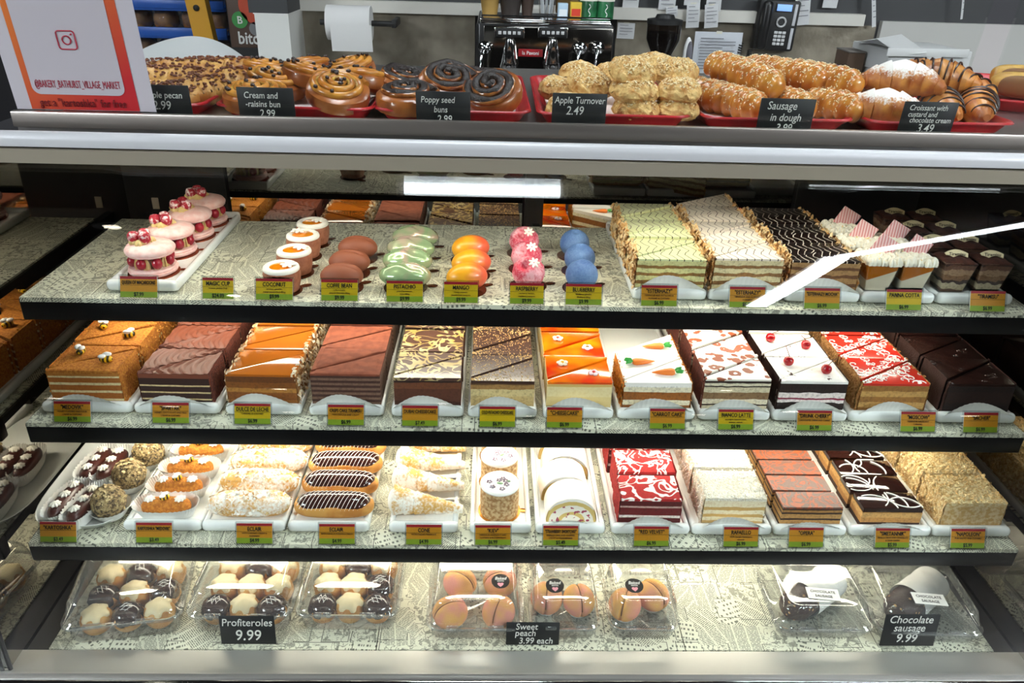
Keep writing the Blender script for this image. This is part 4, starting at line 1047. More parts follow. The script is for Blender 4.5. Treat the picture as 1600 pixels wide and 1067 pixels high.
# kiev cakes
tr = tray('C', 733, 831, 'white tray on the lowest shelf holding round nut meringue cakes')
def mini_flowers():
    b = B()
    for x, y in ((-.018, -.004), (.004, .010), (.010, .004), (-.002, .004), (-.010, -.017), (.008, -.019), (.013, -.006)):
        for j in range(5): b.ell((x+.0036*math.cos(j*1.257), y+.0036*math.sin(j*1.257), .0005), (.0021, .0021, .0009), 6, 4)
    return b
for i in range(4):
    o = thing('kiev_cake', '%s round nut cake with white top and iced flowers' % ORD[i], 'cake', [('base_board', cm('kboard', lambda: B().lathe([(.038, 0), (.038, .0014), (.0005, .0014)], 28).ell((.042, .008, .0008), (.010, .006, .0007), 10, 4), mat('gold_board', 'd0903c', .25, .6))),
        ('cake_body', cm('kbody', lambda: B().lathe([(.034, .0015), (.0345, .03), (.034, .058)], 32, fn=lambda a, z: 1+.02*noise.noise(Vector((math.cos(a)*6, math.sin(a)*6, z*200)))), mat('hazelnut_crumb', 'd9b98a', .9, c2='a87a48', ns=180, bump=1, bs=350))),
        ('icing_top', cm('ktop', lambda: B().lathe([(.0345, .057), (.0352, .060), (.033, .063), (.0005, .0635)], 36), whitei), [('iced_flowers', cm('kfl', mini_flowers, mat('mauve_icing', '8d6f7e', .5, c2='a99bb0', ns=150)), (0, 0, .0636)),
         ('icing_leaf', cm('kleaf', lambda: B().ell((0, 0, 0), (.006, .003, .0012), 10, 4).ell((.014, .009, 0), (.004, .002, .0012), 8, 4), mat('leaf_icing', '8fae84', .5)), (.001, -.005, .0642))])],
        (tr[0]-.002, tr[1]+.052+i*.084, CZ+TRZ+.0003), (0, 0, -.2+i*1.1), 'round nut cakes')
# strawberry rolls
tr = tray('C', 836, 947, 'white tray on the lowest shelf holding strawberry cream rolls')
def arch(w, h, n=22, z0=0): return [(-w/2*math.cos(PI*i/(n-1)) if True else 0, z0+h*math.sin(PI*i/(n-1))**.8) for i in range(n)]
def roll_body(w, h, d):
    pr = arch(w, h); rings = []
    for y, k in ((0, .985), (.002, 1), (d-.002, 1), (d, .985)): rings.append([(x*k, y, max(0, z*k)) for x, z in pr])
    return B().loft(rings)
t = NT('roll_section'); t.set(.7); co = t.coords(); s = t.n('ShaderNodeSeparateXYZ', i0=co)
rad = t.n('ShaderNodeVectorMath', _operation='LENGTH', i0=t.n('ShaderNodeCombineXYZ', i0=t.math('MULTIPLY', s.outputs[0], 1.0), i2=t.math('MULTIPLY', s.outputs[2], 1.06)).outputs[0]).outputs[1]
cr = t.n('ShaderNodeValToRGB', i0=t.math('DIVIDE', t.math('ADD', rad, t.math('MULTIPLY', t.math('SUBTRACT', t.noise(co, 90, 2), .5), .004)), .050)); r = cr.color_ramp; r.interpolation = 'CONSTANT'
for e, (pp, c) in zip([r.elements[0], r.elements[1]]+[r.elements.new(.5) for _ in range(3)], ((0, 'f4ead8'),)*5): pass
for e, (pp, c) in zip(r.elements, ((0, 'f6efe2'), (.35, 'dcbf74'), (.5, 'f6efe2'), (.8, 'dcbf74'), (.96, 'fbf6ee'))): e.position = pp; e.color = lin(c)
br = t.math('MULTIPLY', t.math('GREATER_THAN', t.noise(co, 110, 1), .6), t.math('LESS_THAN', rad, .04))
t.color(t.mix(br, cr.outputs[0], lin('a8475c'))); MATS['roll_section'] = t.m
sug = dusted('sugared_sponge', 'f0dca0', 'fffaf2', 30, .25, .42, 200)
for i in range(5):
    thing('strawberry_roll', '%s arched sponge roll slice with strawberry cream and icing sugar' % ORD[i], 'cake', [('roll_slice', cm('rollb', lambda: roll_body(.088, .050, .058), MATS['roll_section'])),
        ('sugared_crust', cm('rollc', lambda: B().grid(lambda u, v: (-.0448*math.cos(PI*u), .0006+.0568*v, .0515*max(0, math.sin(PI*u))**.8+.0004+.0012*noise.noise(Vector((u*20, v*12, 2)))), 40, 12), sug))], (tr[0]+(.002, -.003, .001, -.002, 0)[i], tr[1]+.020+i*.064, CZ+TRZ+.0003), (0, 0, (.0, .05, -.04, .02, 0)[i]), 'strawberry rolls')
liner(tr[0], tr[1]+.018, CZ+TRZ, .09, 'clear-white paper liner under the front strawberry roll', .016)
# ================================================================ bottom deck: plastic boxes
DZ = SH['D'][1]
plast = fix_fresnel(glass('clear_plastic', 'f8f9f9', 2.2, .05, 1.5, .06))
def rrect(w, d, z, r=.02, n=6, rib=0.0, nr=0, per=10):
    """rounded rectangle ring with optional ribs, w x d, centred at (0, d0/2)"""
    pts = []
    cs = ((w/2-r, d/2-r, 0), (-w/2+r, d/2-r, PI/2), (-w/2+r, -d/2+r, PI), (w/2-r, -d/2+r, 3*PI/2))
    for k, (cx, cy, a0) in enumerate(cs):
        for i in range(n+1):
            a = a0+PI/2*i/n; pts.append((cx+r*math.cos(a), cy+r*math.sin(a)))
        nx = cs[(k+1) % 4]; a = a0+PI/2
        s = (cx+r*math.cos(a), cy+r*math.sin(a)); e = (nx[0]+r*math.cos(a), nx[1]+r*math.sin(a))
        for i in range(1, per*2): 
            t_ = i/(per*2); pts.append((s[0]+(e[0]-s[0])*t_, s[1]+(e[1]-s[1])*t_))
    out = []
    for i, (x, y) in enumerate(pts):
        q = 1+(rib if i % 2 else -rib); out.append((x*q, y*q, z))
    return out
def clam(w, d, hb, hl):
    def base():
        b = B(); b.loft([rrect(w*.90, d*.90, .0012), rrect(w*.93, d*.93, .008, rib=.006), rrect(w*.95, d*.95, hb*.8, rib=.006), rrect(w*.97, d*.97, hb), rrect(w*1.04, d*1.04, hb+.0005, .026), rrect(w*1.045, d*1.045, hb-.003, .026)], True, False); return b
    def lid():
        b = B(); h0 = hb+.002
        b.loft([rrect(w*1.045, d*1.045, h0-.004, .026), rrect(w*1.035, d*1.035, h0, .026), rrect(w*.97, d*.97, h0+.001), rrect(w*.93, d*.93, h0+hl*.45, rib=.002), rrect(w*.88, d*.88, h0+hl*.82, rib=.014), rrect(w*.82, d*.82, h0+hl*.98, rib=.014), rrect(w*.79, d*.79, h0+hl), rrect(w*.74, d*.74, h0+hl-.002), rrect(w*.4, d*.4, h0+hl-.0017)], False, True); return b
    k = 'clam%.3f%.3f%.3f' % (w, d, hl)
    return [('box_base', cm(k+'b', base, plast, True, 80)), ('box_lid', cm(k+'l', lid, plast, True, 80)), ('snap_tab', cm(k+'t', lambda: B().rbox(-w*.22, -d*.52, hb+.006, w*.16, .006, .008, .002).rbox(w*.22, -d*.52, hb+.006, w*.16, .006, .008, .002), plast))]
def place_box(pxl, pyl, pxr, pyr, d, hb, hl, label, group):
    a, b_ = P(pxl, pyl, DZ+hb), P(pxr, pyr, DZ+hb)
    v = b_-a; w = v.length/1.04; rz = math.atan2(v.y, v.x)
    c = (a+b_)/2+Vector((-math.sin(rz), math.cos(rz), 0))*(d*.52); w = round(w, 3)
    thing('plastic_box', label, 'box', clam(w, d, hb, hl), (c.x, c.y, DZ+.0003), (0, 0, rz), group)
    return c, w, d, rz
def inbox(bx, u, v):
    c, w, d, rz = bx; x, y = u*w, v*d
    return (c.x+x*math.cos(rz)-y*math.sin(rz), c.y+x*math.sin(rz)+y*math.cos(rz), DZ+.0035)
def puffball(): return B().lathe([(.014, 0), (.022, .003), (.0265, .014), (.0265, .024), (.022, .034), (.012, .040), (.0005, .042)], 26, fn=lambda a, z: 1+.05*math.cos(a*9)*(z/.04)+.03*noise.noise(Vector((math.cos(a)*3, math.sin(a)*3, z*50))))
def chocap():
    return B().lathe([(.0268, .018), (.0275, .024), (.0232, .035), (.013, .0415), (.0005, .0435)], 26, fn=lambda a, z: 1+.04*math.cos(a*7)*(1 if z < .03 else .3))
def capdriz():
    b = B()
    for k in range(5):
        x = -.016+.008*k
        for s in (1, -1):
            b.tube([(x+s*y*.5, y, .0445-.0265*((x+s*y*.5)**2+y*y)/.0265**2*.72) for y in [(-.020+.005*i) for i in range(9)] if (x+s*y*.5)**2+y*y < .0225**2], .0006, 4) if len([1 for i in range(9) if (x+s*(-.020+.005*i)*.5)**2+(-.020+.005*i)**2 < .0225**2]) > 2 else None
    return b
creamcap = mat('vanilla_icing', 'f3e0b4', .4)
def profiteroles(bx, which, order):
    rows = ['front', 'middle', 'back']; cols = ['left', 'centre', 'right']
    for r in range(3):
        for c in range(3):
            ch = order[r][c] == 'c'
            p = inbox(bx, (c-1)*.275, (r-1)*.275)
            parts = [('paper_cup', pleated(.036, .036, .016, .006, 22, 2)), ('choux_puff', cm('puffball', puffball, mat('golden_choux', 'd9a050', .55, c2='c07f34', ns=50, bump=.3)))]
            if ch: parts.append(('chocolate_cap', cm('chocap', chocap, mat('eclair_glaze')), [('white_drizzle', cm('capdriz', capdriz, whitei))]))
            else: parts.append(('icing_cap', cm('creamcap', lambda: B().lathe([(.0225, .030), (.0228, .0335), (.0205, .038), (.013, .0425), (.0005, .0445)], 30, fn=lambda a, z: 1+.13*math.cos(a*6)*(1 if z < .034 else .5)), creamcap)))
            thing('profiterole', '%s-%s %s profiterole in the %s profiterole box' % (rows[r], cols[c], 'chocolate-capped' if ch else 'vanilla-iced', which), 'profiterole', parts, p, (0, 0, r+c*2), 'profiteroles')
b1 = place_box(88, 988, 282, 968, .185, .046, .044, 'leftmost clear plastic box of profiteroles, slightly turned', 'plastic boxes')
b2 = place_box(284, 966, 453, 967, .185, .046, .044, 'clear plastic box of profiteroles behind its chalkboard sign', 'plastic boxes')
b3 = place_box(457, 964, 622, 965, .185, .046, .044, 'clear plastic box of profiteroles right of the profiteroles chalkboard', 'plastic boxes')
profiteroles(b1, 'leftmost', ('vcv', 'cvc', 'vcv')); profiteroles(b2, 'second', ('cvc', 'vvv', 'vcv')); profiteroles(b3, 'third', ('cvc', 'vvc', 'vcv'))
def peach():
    def fn(d):
        a = abs(d.y); s = 1-.16*math.exp(-(d.y/.10)**2)*(1 if d.z > -.6 else .3)
        return s
    return B().ell((0, 0, .032), (.037, .034, .032), 36, 36, fn)
t = NT('peach_sugar'); t.set(.8); co = t.coords(5)
t.color(t.mix(t.step(t.noise(co, 22, 2), .38, .62), lin('f0b45c'), lin('ea9884'))); t.bump(t.noise(co, 700, 2), .5); MATS['peach_sugar'] = t.m
def peaches(bx, which, spots):
    for nm, u, v, rz, tl in spots:
        p = inbox(bx, u, v)
        thing('peach_pastry', '%s sugared peach-shaped pastry in the %s' % (nm, which), 'pastry', [('paper_cup', pleated(.040, .040, .014, .006, 24, 2)), ('peach', cm('peach', peach, MATS['peach_sugar']), [('seam_cream', cm('pseam', lambda: B().tube([(.0335*math.cos(a), 0, .032+.0275*math.sin(a)) for a in [PI*i/14 for i in range(15)]], .0011, 5), mat('seam_brown', '7d4a1e', .6)))])], p, (0, 0, rz), 'peach pastries', .88)
b4 = place_box(664, 985, 820, 985, .165, .034, .050, 'wide clear plastic box of peach pastries', 'plastic boxes')
b5 = place_box(828, 985, 941, 985, .135, .032, .052, 'small clear plastic box of two peach pastries beside the peach sign', 'plastic boxes')
b6 = place_box(953, 985, 1066, 985, .135, .032, .052, 'small clear plastic box of two peach pastries standing rightmost', 'plastic boxes')
peaches(b4, 'wide peach box', (('front left', -.27, -.25, .4, 0), ('front right', .25, -.24, 1.2, 0), ('back left', -.18, .20, -.5, 0), ('back right', .27, .22, .2, 0)))
peaches(b5, 'small box beside the peach sign', (('left', -.24, .06, 1.45, 0), ('right', .24, .02, 1.7, 0)))
peaches(b6, 'rightmost peach box', (('left', -.23, -.06, 1.2, 0), ('right', .22, .12, 2.2, 0)))
b9 = place_box(672, 884, 812, 884, .125, .030, .046, 'clear plastic box of peach pastries at the back behind the wide one', 'plastic boxes')
b10 = place_box(822, 884, 925, 884, .125, .030, .046, 'small clear plastic peach box at the back', 'plastic boxes')
peaches(b9, 'back-row wide peach box', (('left', -.25, .0, .4, 0), ('right', .25, .0, 1.4, 0)))
peaches(b10, 'back-row small peach box', (('left', -.24, .0, 1.4, 0), ('right', .24, .0, 1.6, 0)))
# round stickers on the peach box lids
def heart():
    b = B(); pts = []
    for i in range(28):
        a = 2*PI*i/28; pts.append((.00035*16*math.sin(a)**3, .00035*(13*math.cos(a)-5*math.cos(2*a)-2*math.cos(3*a)-math.cos(4*a))))
    return b.loft([[(x, y, 0) for x, y in pts], [(x, y, .0003) for x, y in pts]])
for bx, u, v, lb in ((b4, 782, 908, 'wide peach box'), (b5, 867, 915, 'small middle peach box'), (b6, 991, 915, 'rightmost peach box')):
    c, w, d, rz = bx; h = .034+.050+.0014; p = P(u, v, DZ+h)
    o = thing('round_sticker', 'round black sticker with white lettering and pink heart on the %s' % lb, 'sticker', [('disc', cm('stk', lambda: B().lathe([(.0165, 0), (.0165, .0005), (.0005, .0005)], 32), mat('sticker_black', '171213', .4))),
        ('heart', cm('heart', heart, mat('pink_print', 'f2a6b4', .4)), None, (0, -.008, .0006))], (p[0], p[1], DZ+h), (.10, 0, rz), 'round stickers')
    wt = mat('white_print', 'f4f2ee', .5)
    link('lettering', text('Baked', .0095, wt, .01, .9, .25), o, (0, .003, .0007)); link('lettering', text('WITH', .0048, wt, .01, 1), o, (0, -.0018, .0007))
# chocolate sausages
b7 = place_box(1214, 986, 1372, 988, .165, .030, .040, 'clear plastic box with chocolate sausage left of its chalkboard', 'plastic boxes')
b8 = place_box(1374, 988, 1545, 996, .165, .030, .040, 'clear plastic box with chocolate sausage behind its chalkboard', 'plastic boxes')
b11 = place_box(1222, 884, 1345, 884, .120, .030, .040, 'clear plastic box with chocolate sausage at the back left', 'plastic boxes')
b12 = place_box(1352, 884, 1490, 886, .120, .030, .040, 'clear plastic box with chocolate sausage at the back right', 'plastic boxes')
t = NT('salami_cut'); t.set(.5); co = t.coords(); v = t.n('ShaderNodeTexVoronoi', Vector=co, Scale=90.0)
t.color(t.mix(t.math('LESS_THAN', t.math('ADD', v.outputs[0], t.math('MULTIPLY', t.noise(co, 80, 1), .3)), .34), lin('3a1c12'), lin('c99a62'))); MATS['salami_cut'] = t.m
def sausage(L):
    b = B(); n = 26; rings = []
    for k in range(17):
        u = k/16; r = .026*(1-abs(2*u-1)**7*.28)*(1+.03*noise.noise(Vector((u*6, 0, 0))))
        rings.append([(-L/2+L*u, r*math.cos(2*PI*i/n), .026+r*.95*math.sin(2*PI*i/n)) for i in range(n)])
    return b.loft(rings)
def wrapp(L):
    b = B()
    def g(u, v):
        a = -.9+v*(PI+1.8); x = -L*.18+L*.66*u; w_ = 1+.06*noise.noise(Vector((u*5, v*5, 3)))+.05*(1-u)
        return (x, .0285*w_*math.cos(a), .026+.0275*w_*math.sin(a))
    return b.grid(g, 24, 20)
for bx, lb, rz in ((b7, 'box left of its chalkboard', .62), (b8, 'box behind its chalkboard', .62), (b11, 'back left box', .1), (b12, 'back right box', -.1)):
    p = inbox(bx, 0, .02)
    thing('chocolate_sausage', 'chocolate sausage with nut pieces wrapped in white paper in the %s' % lb, 'pastry', [('sausage', cm('ssg%.1f' % (bx[2]*10), lambda: sausage(.115 if bx[2] > .13 else .09), MATS['salami_cut'])), ('paper_wrap', cm('swr%.1f' % (bx[2]*10), lambda: wrapp(.115 if bx[2] > .13 else .09), paper))], p, (0, 0, rz), 'chocolate sausages', 1.18)
for bx, lb in ((P(1286, 928, DZ+.071), 'left'), (P(1452, 936, DZ+.071), 'right')):
    p = bx
    o = thing('paper_label', 'white lettered paper label on the %s front chocolate sausage box' % lb, 'label', [('card', cm('plab', lambda: B().bx(-.029, .029, -.014, .014, 0, .0005), mat('label_white', 'f2f0ec', .6), False))][:1]+[('edge', cm('plabe', lambda: B().bx(-.0292, .0292, -.0142, -.014, 0, .0005), mat('label_white'), False))], (p[0], p[1], DZ+.030+.040+.0012), (0, 0, -.12), 'sausage box labels')
    link('lettering', text('CHOCOLATE', .0088, ink, 0, .85), o, (0, .002, .0008)); link('lettering', text('SAUSAGE', .0088, ink, 0, .85), o, (0, -.009, .0008))

# ================================================================ chalkboard signs
chalk_b = mat('chalkboard', '131416', .6); chalk = mat('chalk', 'e6e4de', .9)
def chalkboard(x0, x1, y0, y1, Y, lines, label, zb=None, tilt=-.12, rot=0.0):
    a, b_ = PY(x0, y1, Y), PY(x1, y1, Y); c = PY((x0+x1)/2, y0, Y)
    w = b_.x-a.x; h = (c.z-a.z)*1.0
    zb = zb if zb is not None else a.z
    h = c.z-zb; h = h/math.cos(tilt); hv = (c.z-max(a.z, zb))/math.cos(tilt); h0 = h-hv
    k = 'cb%.3f%.3f' % (w, h)
    def board_():
        b = B(); b.rbox(0, 0, h/2, w, .002, h, .0009, 1); return b
    o = thing('chalkboard_sign', label, 'sign', [('board', cm(k, board_, chalk_b)), ('stand', cm(k+'s', lambda: B().rbox(0, .012, .004, w*.5, .022, .002, .0008, 1), chalk_b))], ((a.x+b_.x)/2, Y, zb), (tilt, 0, rot), 'chalkboard signs')
    for s, size, dx, fz in lines:
        me = text(s, size*hv, chalk, .004, .85, .12, 'CENTER', 3)
        xs_ = [v.co.x for v in me.vertices]; k_ = min(1.0, w*.93/(max(xs_)-min(xs_)))
        link('lettering', me, o, (dx*w, -.0016, h0+hv*fz), (PI/2, 0, 0), (k_, 1, 1))
for sx0, sx1, sy0, sy1, ln, lb in ((349, 434, 967, 1019, (('Profiteroles', .36, 0, .66), ('9.99', .52, 0, .16)), 'chalkboard sign reading Profiteroles 9.99'), (790, 872, 976, 1019, (('Sweet', .38, -.12, .70), ('peach', .38, -.14, .42), ('3.99 each', .38, .06, .08)), 'chalkboard sign reading Sweet peach 3.99 each'),
                                 (1370, 1454, 965, 1019, (('Chocolate', .32, -.02, .74), ('sausage', .32, -.02, .48), ('9.99', .38, -.04, .14)), 'chalkboard sign reading Chocolate sausage 9.99')):
    chalkboard(sx0, sx1, sy0, sy1, 1.022, ln, lb, DZ+.0005)
# ================================================================ top deck: red trays and baked goods
TZ = 1.2982
redp = mat('red_tray', 'b81e24', .35, c2='a4161d', ns=20)
def red_tray():
    def rr(w, d, z): return [(x, y, z) for x, y, _ in rrect(w, d, z, .03, 6, 0, 0, 3)]
    return B().loft([rr(.235, .365, 0), rr(.24, .37, .003), rr(.262, .392, .020), rr(.274, .404, .022), rr(.274, .404, .019), rr(.262, .392, .0165), rr(.250, .380, .019), rr(.236, .366, .005)][:4]+[rr(.2745, .4045, .020), rr(.268, .398, .0235), rr(.258, .388, .0215), rr(.236, .366, .0045)], True, True)
def tray_paper():
    return B().grid(lambda u, v: ((u-.5)*.225*(1+.05*v), (v-.5)*.352, .0055+.0012*noise.noise(Vector((u*3, v*3, 0)))+.014*max(0, abs(u-.5)*2-.9)*10*.3), 20, 20)
TR = {}
for nm, px, what, rz in (('T1', 192, 'pecan plaits', 0), ('T2', 462, 'raisin swirl buns', -.02), ('T3', 706, 'poppy seed buns', .01), ('T4', 962, 'apple turnovers', -.01), ('T5', 1214, 'sausage rolls', .02), ('T6', 1466, 'croissants', .05)):
    X = XA(px, 1.345, TZ)
    o = link('red_tray', cm('redtray', red_tray, redp), None, (X, 1.545, TZ), (0, 0, rz), (.955, 1, 1)); tag(o, 'red plastic bakery tray holding the %s' % what, 'tray', 'red bakery trays')
    o = link('tray_paper', cm('traypaper', tray_paper, mat('tray_liner_paper', 'efe2e0', .7)), None, (X, 1.545, TZ+.0004), (0, 0, rz), (.94, 1, 1)); tag(o, 'white paper lining the red tray of %s' % what, 'paper', 'papers lining the red trays')
    TR[nm] = X
def put(name, label, cat, parts, px, Y, dz, rot, group, scale=None):
    return thing(name, label, cat, parts, (XA(px, Y, TZ+.02+dz), Y, TZ+.0065+dz), rot, group, scale)
egg = mat('egg_wash', 'b06a22', .3, c2='d9973c', ns=35, coat=.25, bump=.25, bs=90)
crust = mat('brown_crust', '8c4a1c', .3, c2='a9622a', ns=30, coat=.3)
pale_d = mat('pale_dough', 'd9aa55', .45, c2='c08a38', ns=60)
poppy = mat('poppy_filling', '1d1512', .35, c2='2f2420', ns=300, bump=.8, bs=420)
raisin = mat('raisin', '2a1510', .3, coat=.3)
def spiral(R, turns, r, h, ph=0.0, dome=.010, jit=0.0, r0=.004):
    pts = []; N = int(turns*26); rs = []
    for i in range(N+1):
        u = i/N; a = ph+u*turns*2*PI; rad = R*(1-u)+r0*u
        pts.append((rad*math.cos(a), rad*math.sin(a), h+dome*(1-(rad/R)**2)+jit*noise.noise(Vector((a, 0, 4)))))
        rs.append(r*(1-.25*u)*(1+jit*90*noise.noise(Vector((a*2.5, 3, 1)))))
    return B().tube(pts, rs, 8)
def bun_body(R, h): return B().lathe([(R*.80, 0), (R*.96, h*.15), (R, h*.5), (R*.97, h*.85), (R*.85, h*1.0), (R*.4, h*1.05), (.0005, h*1.08)], 36, fn=lambda a, z: 1+.03*noise.noise(Vector((math.cos(a)*2, math.sin(a)*2, z*20))))
def raisins(R, h, seed, n=12):
    b = B(); rd = random.Random(seed)
    for _ in range(n):
        a = rd.uniform(0, 6.28); q = R*rd.uniform(.15, .88)
        b.ell((q*math.cos(a), q*math.sin(a), h+.010*(1-(q/R)**2)+.006), (rd.uniform(.0034, .0052), .0038, .003), 8, 5)
    return b
def bun(kind, R=.053, h=.030, seed=0):
    if kind == 'raisin':
        return [('bun_body', cm('bb%.3f' % R, lambda: bun_body(R, h), crust)), ('dough_spiral', cm('bs%.3f' % R, lambda: spiral(R*.90, 3.2, .0062, h, seed), egg)), ('custard_spiral', cm('bc%.3f' % R, lambda: spiral(R*.80, 3.0, .0052, h-.001, seed+.2), mat('custard_swirl', 'cfa94a', .35, c2='9a6a22', ns=60))),
                ('raisins', cm('br%d' % (seed % 3), lambda: raisins(R, h, seed % 3), raisin))]
    return [('bun_body', cm('pb%.3f' % R, lambda: bun_body(R, h), crust)), ('dough_spiral', cm('ps%.3f' % R, lambda: spiral(R*.92, 2.7, .0044, h-.0005, seed), mat('glossy_crust', '7a3d18', .2, c2='a86a34', ns=50, coat=.5))), ('poppy_spiral', cm('pp%.3f' % R, lambda: spiral(R*.81, 2.5, .0080, h-.0008, seed, .010, .004), poppy))]
G = 'raisin swirl buns'
for i, (px, Y, dz, tx, tz, lb) in enumerate(((400, 1.385, .006, .12, 0, 'front left, partly hidden by its sign'), (527, 1.392, .017, .34, .5, 'front right'), (428, 1.485, .012, .22, 1, 'middle left'), (482, 1.505, .020, .26, 2, 'centre'), (563, 1.49, .016, .26, 3, 'middle right'),
                                           (480, 1.625, .014, .22, 4, 'rear centre'), (548, 1.605, .018, .26, 5, 'rear right'), (420, 1.61, .010, .18, 2, 'rear left'))):
    put('raisin_swirl_bun', 'glossy golden raisin swirl bun, %s in its red tray' % lb, 'bun', bun('raisin', .054, .029, i), px, Y, dz, (tx, 0, tz), G)
for i, (px, Y, dz, tx, tz, lb) in enumerate(((638, 1.395, .006, .12, 0, 'front left, partly behind its sign'), (632, 1.51, .012, .25, 1, 'rear left'), (700, 1.47, .022, .42, .3, 'middle one standing behind the sign'), (773, 1.415, .021, .58, -.35, 'right one tilted toward the viewer'), (745, 1.56, .008, .15, 2, 'rear right'))):
    put('poppy_seed_bun', 'dark poppy seed swirl bun, %s' % lb, 'bun', bun('poppy', .051 if i == 3 else .055, .032, i), px, Y, dz, (tx, 0, tz), 'poppy seed swirl buns')
# pecan plaits
def plait():
    b = B(); N = 40
    for s in range(3):
        pts = []; rs = []
        for i in range(N+1):
            u = i/N; a = u*5.2*PI+s*2.094; e = math.sin(PI*min(1, max(0, u)))**.35
            pts.append(((u-.5)*.15, .018*e*math.sin(a), .018+.009*e*math.cos(a*2)*.7)); rs.append(.004+.0125*e)
        b.tube(pts, rs, 8)
    return b
def pecans():
    b = B(); rd = random.Random(4)
    for _ in range(90):
        u = rd.uniform(-.9, .9); v = rd.uniform(-1, 1); k = math.sqrt(1-u*u*.7)
        b.ell((u*.072, v*.028*k, .036+.006*(1-v*v)*k-.006*abs(v)), (rd.uniform(.0022, .0045), rd.uniform(.002, .0035), .0022), 6, 4)
    return b
pl_m = [('plaited_dough', cm('plait', plait, mat('plait_dough', 'd6a45a', .45, c2='b57a32', ns=40, coat=.1, bump=.3))), ('pecan_bits', cm('pecans', pecans, mat('pecan', '5a2c18', .5, c2='7a4426', ns=100)))]
for i, (px, Y, dz, rz, lb) in enumerate(((255, 1.41, 0, .5, 'front one behind its sign'), (305, 1.43, .004, 1.15, 'front right'), (262, 1.50, .012, .1, 'middle'), (338, 1.52, .006, .9, 'middle right'), (285, 1.60, .012, .2, 'rear'), (348, 1.65, .010, .1, 'rear right'), (190, 1.50, .004, .4, 'left, mostly behind the poster'))):
    put('pecan_plait', 'golden plaited pastry with pecan bits, %s' % lb, 'pastry', pl_m, px, Y, dz, (.12, 0, rz), 'pecan plaits')
# apple turnovers
def turnover():
    def fn(d):
        m = max(abs(d.x)**1, abs(d.y)); return 1
    b = B().ell((0, 0, .0), (1, 1, 1), 40, 24)
    vs_ = []
    for x, y, z in b.v:
        sx = math.copysign(abs(x)**.62, x); sy = math.copysign(abs(y)**.62, y)
        r = (.0036*math.sin(sx*11+sy*4+3*noise.noise(Vector((sx*2, sy*2, 1))))*(1 if z > 0 else 0)+.003*noise.noise(Vector((sx*6, sy*6, z*6))))
        vs_.append((sx*.0385*(1-.16*max(0, z))*(1+.05*noise.noise(Vector((z*9, sy*3, 2)))), sy*.037*(1-.14*max(0, z))*(1+.03*math.sin(z*13+sx*4)), .0185+(z*.021 if z > 0 else z*.0175)+r+.004*max(0, z)*noise.noise(Vector((sx*2.3, sy*2.3, 7)))))
    b.v = vs_; return b
def sugar(seed=2):
    b = B(); rd = random.Random(seed)
    for _ in range(520):
        x, y = rd.uniform(-.92, .92), rd.uniform(-.92, .92)
        z = .0185+.0205*math.sqrt(max(0, 1-(abs(x)**1.61)**2-(abs(y)**1.61)**2)) if abs(x)**3.2+abs(y)**3.2 < 1 else None
        if z is None: continue
        flake(b, (x*.035, y*.034, z+.002), (x*.4+rd.gauss(0, .4), y*.4+rd.gauss(0, .4), 1), rd.uniform(.0012, .0026), rd.random(), .0012)
    return b
to_m = [('puff_pastry', cm('turnover', turnover, mat('puff_pastry', 'e8c07a', .55, c2='b87a30', ns=70, bump=1.0, bs=110, bd=.006, lo=.42, hi=.7))), ('sugar_crystals', cm('sugar', sugar, mat('crystal_sugar', 'f4e4ba', .5, c2='e2b872', ns=200), False))]
for i, (px, Y, dz, rx, rz, lb) in enumerate(((888, 1.385, 0, 0, 1.2, 'front left, low beside the sign'), (992, 1.385, 0, 0, .1, 'bottom of the centre stack'), (1056, 1.395, 0, 0, -.1, 'bottom of the right stack'), (870, 1.48, .012, .2, 1.4, 'leftmost'), (990, 1.392, .028, .05, .45, 'middle of the centre stack'), (1060, 1.400, .028, .05, -.35, 'middle of the right stack'),
                                               (920, 1.44, .030, .25, .3, 'upper left above the sign'), (986, 1.415, .057, .25, .2, 'topmost of the centre stack'), (1056, 1.45, .052, .2, -.4, 'topmost of the right stack'), (905, 1.54, .030, .2, .9, 'rear left'), (962, 1.56, .028, .2, .5, 'rear centre'), (1022, 1.55, .048, .1, .7, 'rear right'))):
    put('apple_turnover', 'sugared puff pastry turnover, %s' % lb, 'pastry', to_m, px, Y, dz, (rx, 0, rz), 'apple turnovers')
# sausage in dough
def twist(L=.190, R=.026):
    b = B(); rings = []; n = 24
    for k in range(81):
        u = k/80; e = (1-abs(2*u-1)**6)**.5 if u not in (0, 1) else .12
        rings.append([(R*max(.12, e)*(1+.11*math.sin(2*PI*i/n-u*50)) * math.cos(2*PI*i/n), -L/2+L*u, R+R*max(.12, e)*(1+.11*math.sin(2*PI*i/n-u*50))*math.sin(2*PI*i/n)) for i in range(n)])
    return b.loft(rings)
def sesame():
    b = B(); rd = random.Random(6)
    for _ in range(620):
        u = rd.uniform(.06, .94); a = rd.gauss(PI/2, .75); e = (1-abs(2*u-1)**6)**.5
        R = .026*e*(1+.11*math.sin(a-u*50))
        n = Vector((math.cos(a), 0, math.sin(a)))
        q = rot_to(n) @ Matrix.Rotation(rd.random()*6.28, 3, 'Z'); k = len(b.v)
        c = Vector((R*math.cos(a), -.095+.190*u, .026+R*math.sin(a)))+n*.0004
        b.v += [tuple(c+q @ Vector(p)) for p in ((.0022, 0, 0), (0, .0012, 0), (-.0018, 0, 0), (0, -.0012, 0), (0, 0, .0009))]
        b.f += [(k, k+1, k+4), (k+1, k+2, k+4), (k+2, k+3, k+4), (k+3, k, k+4)]
    return b
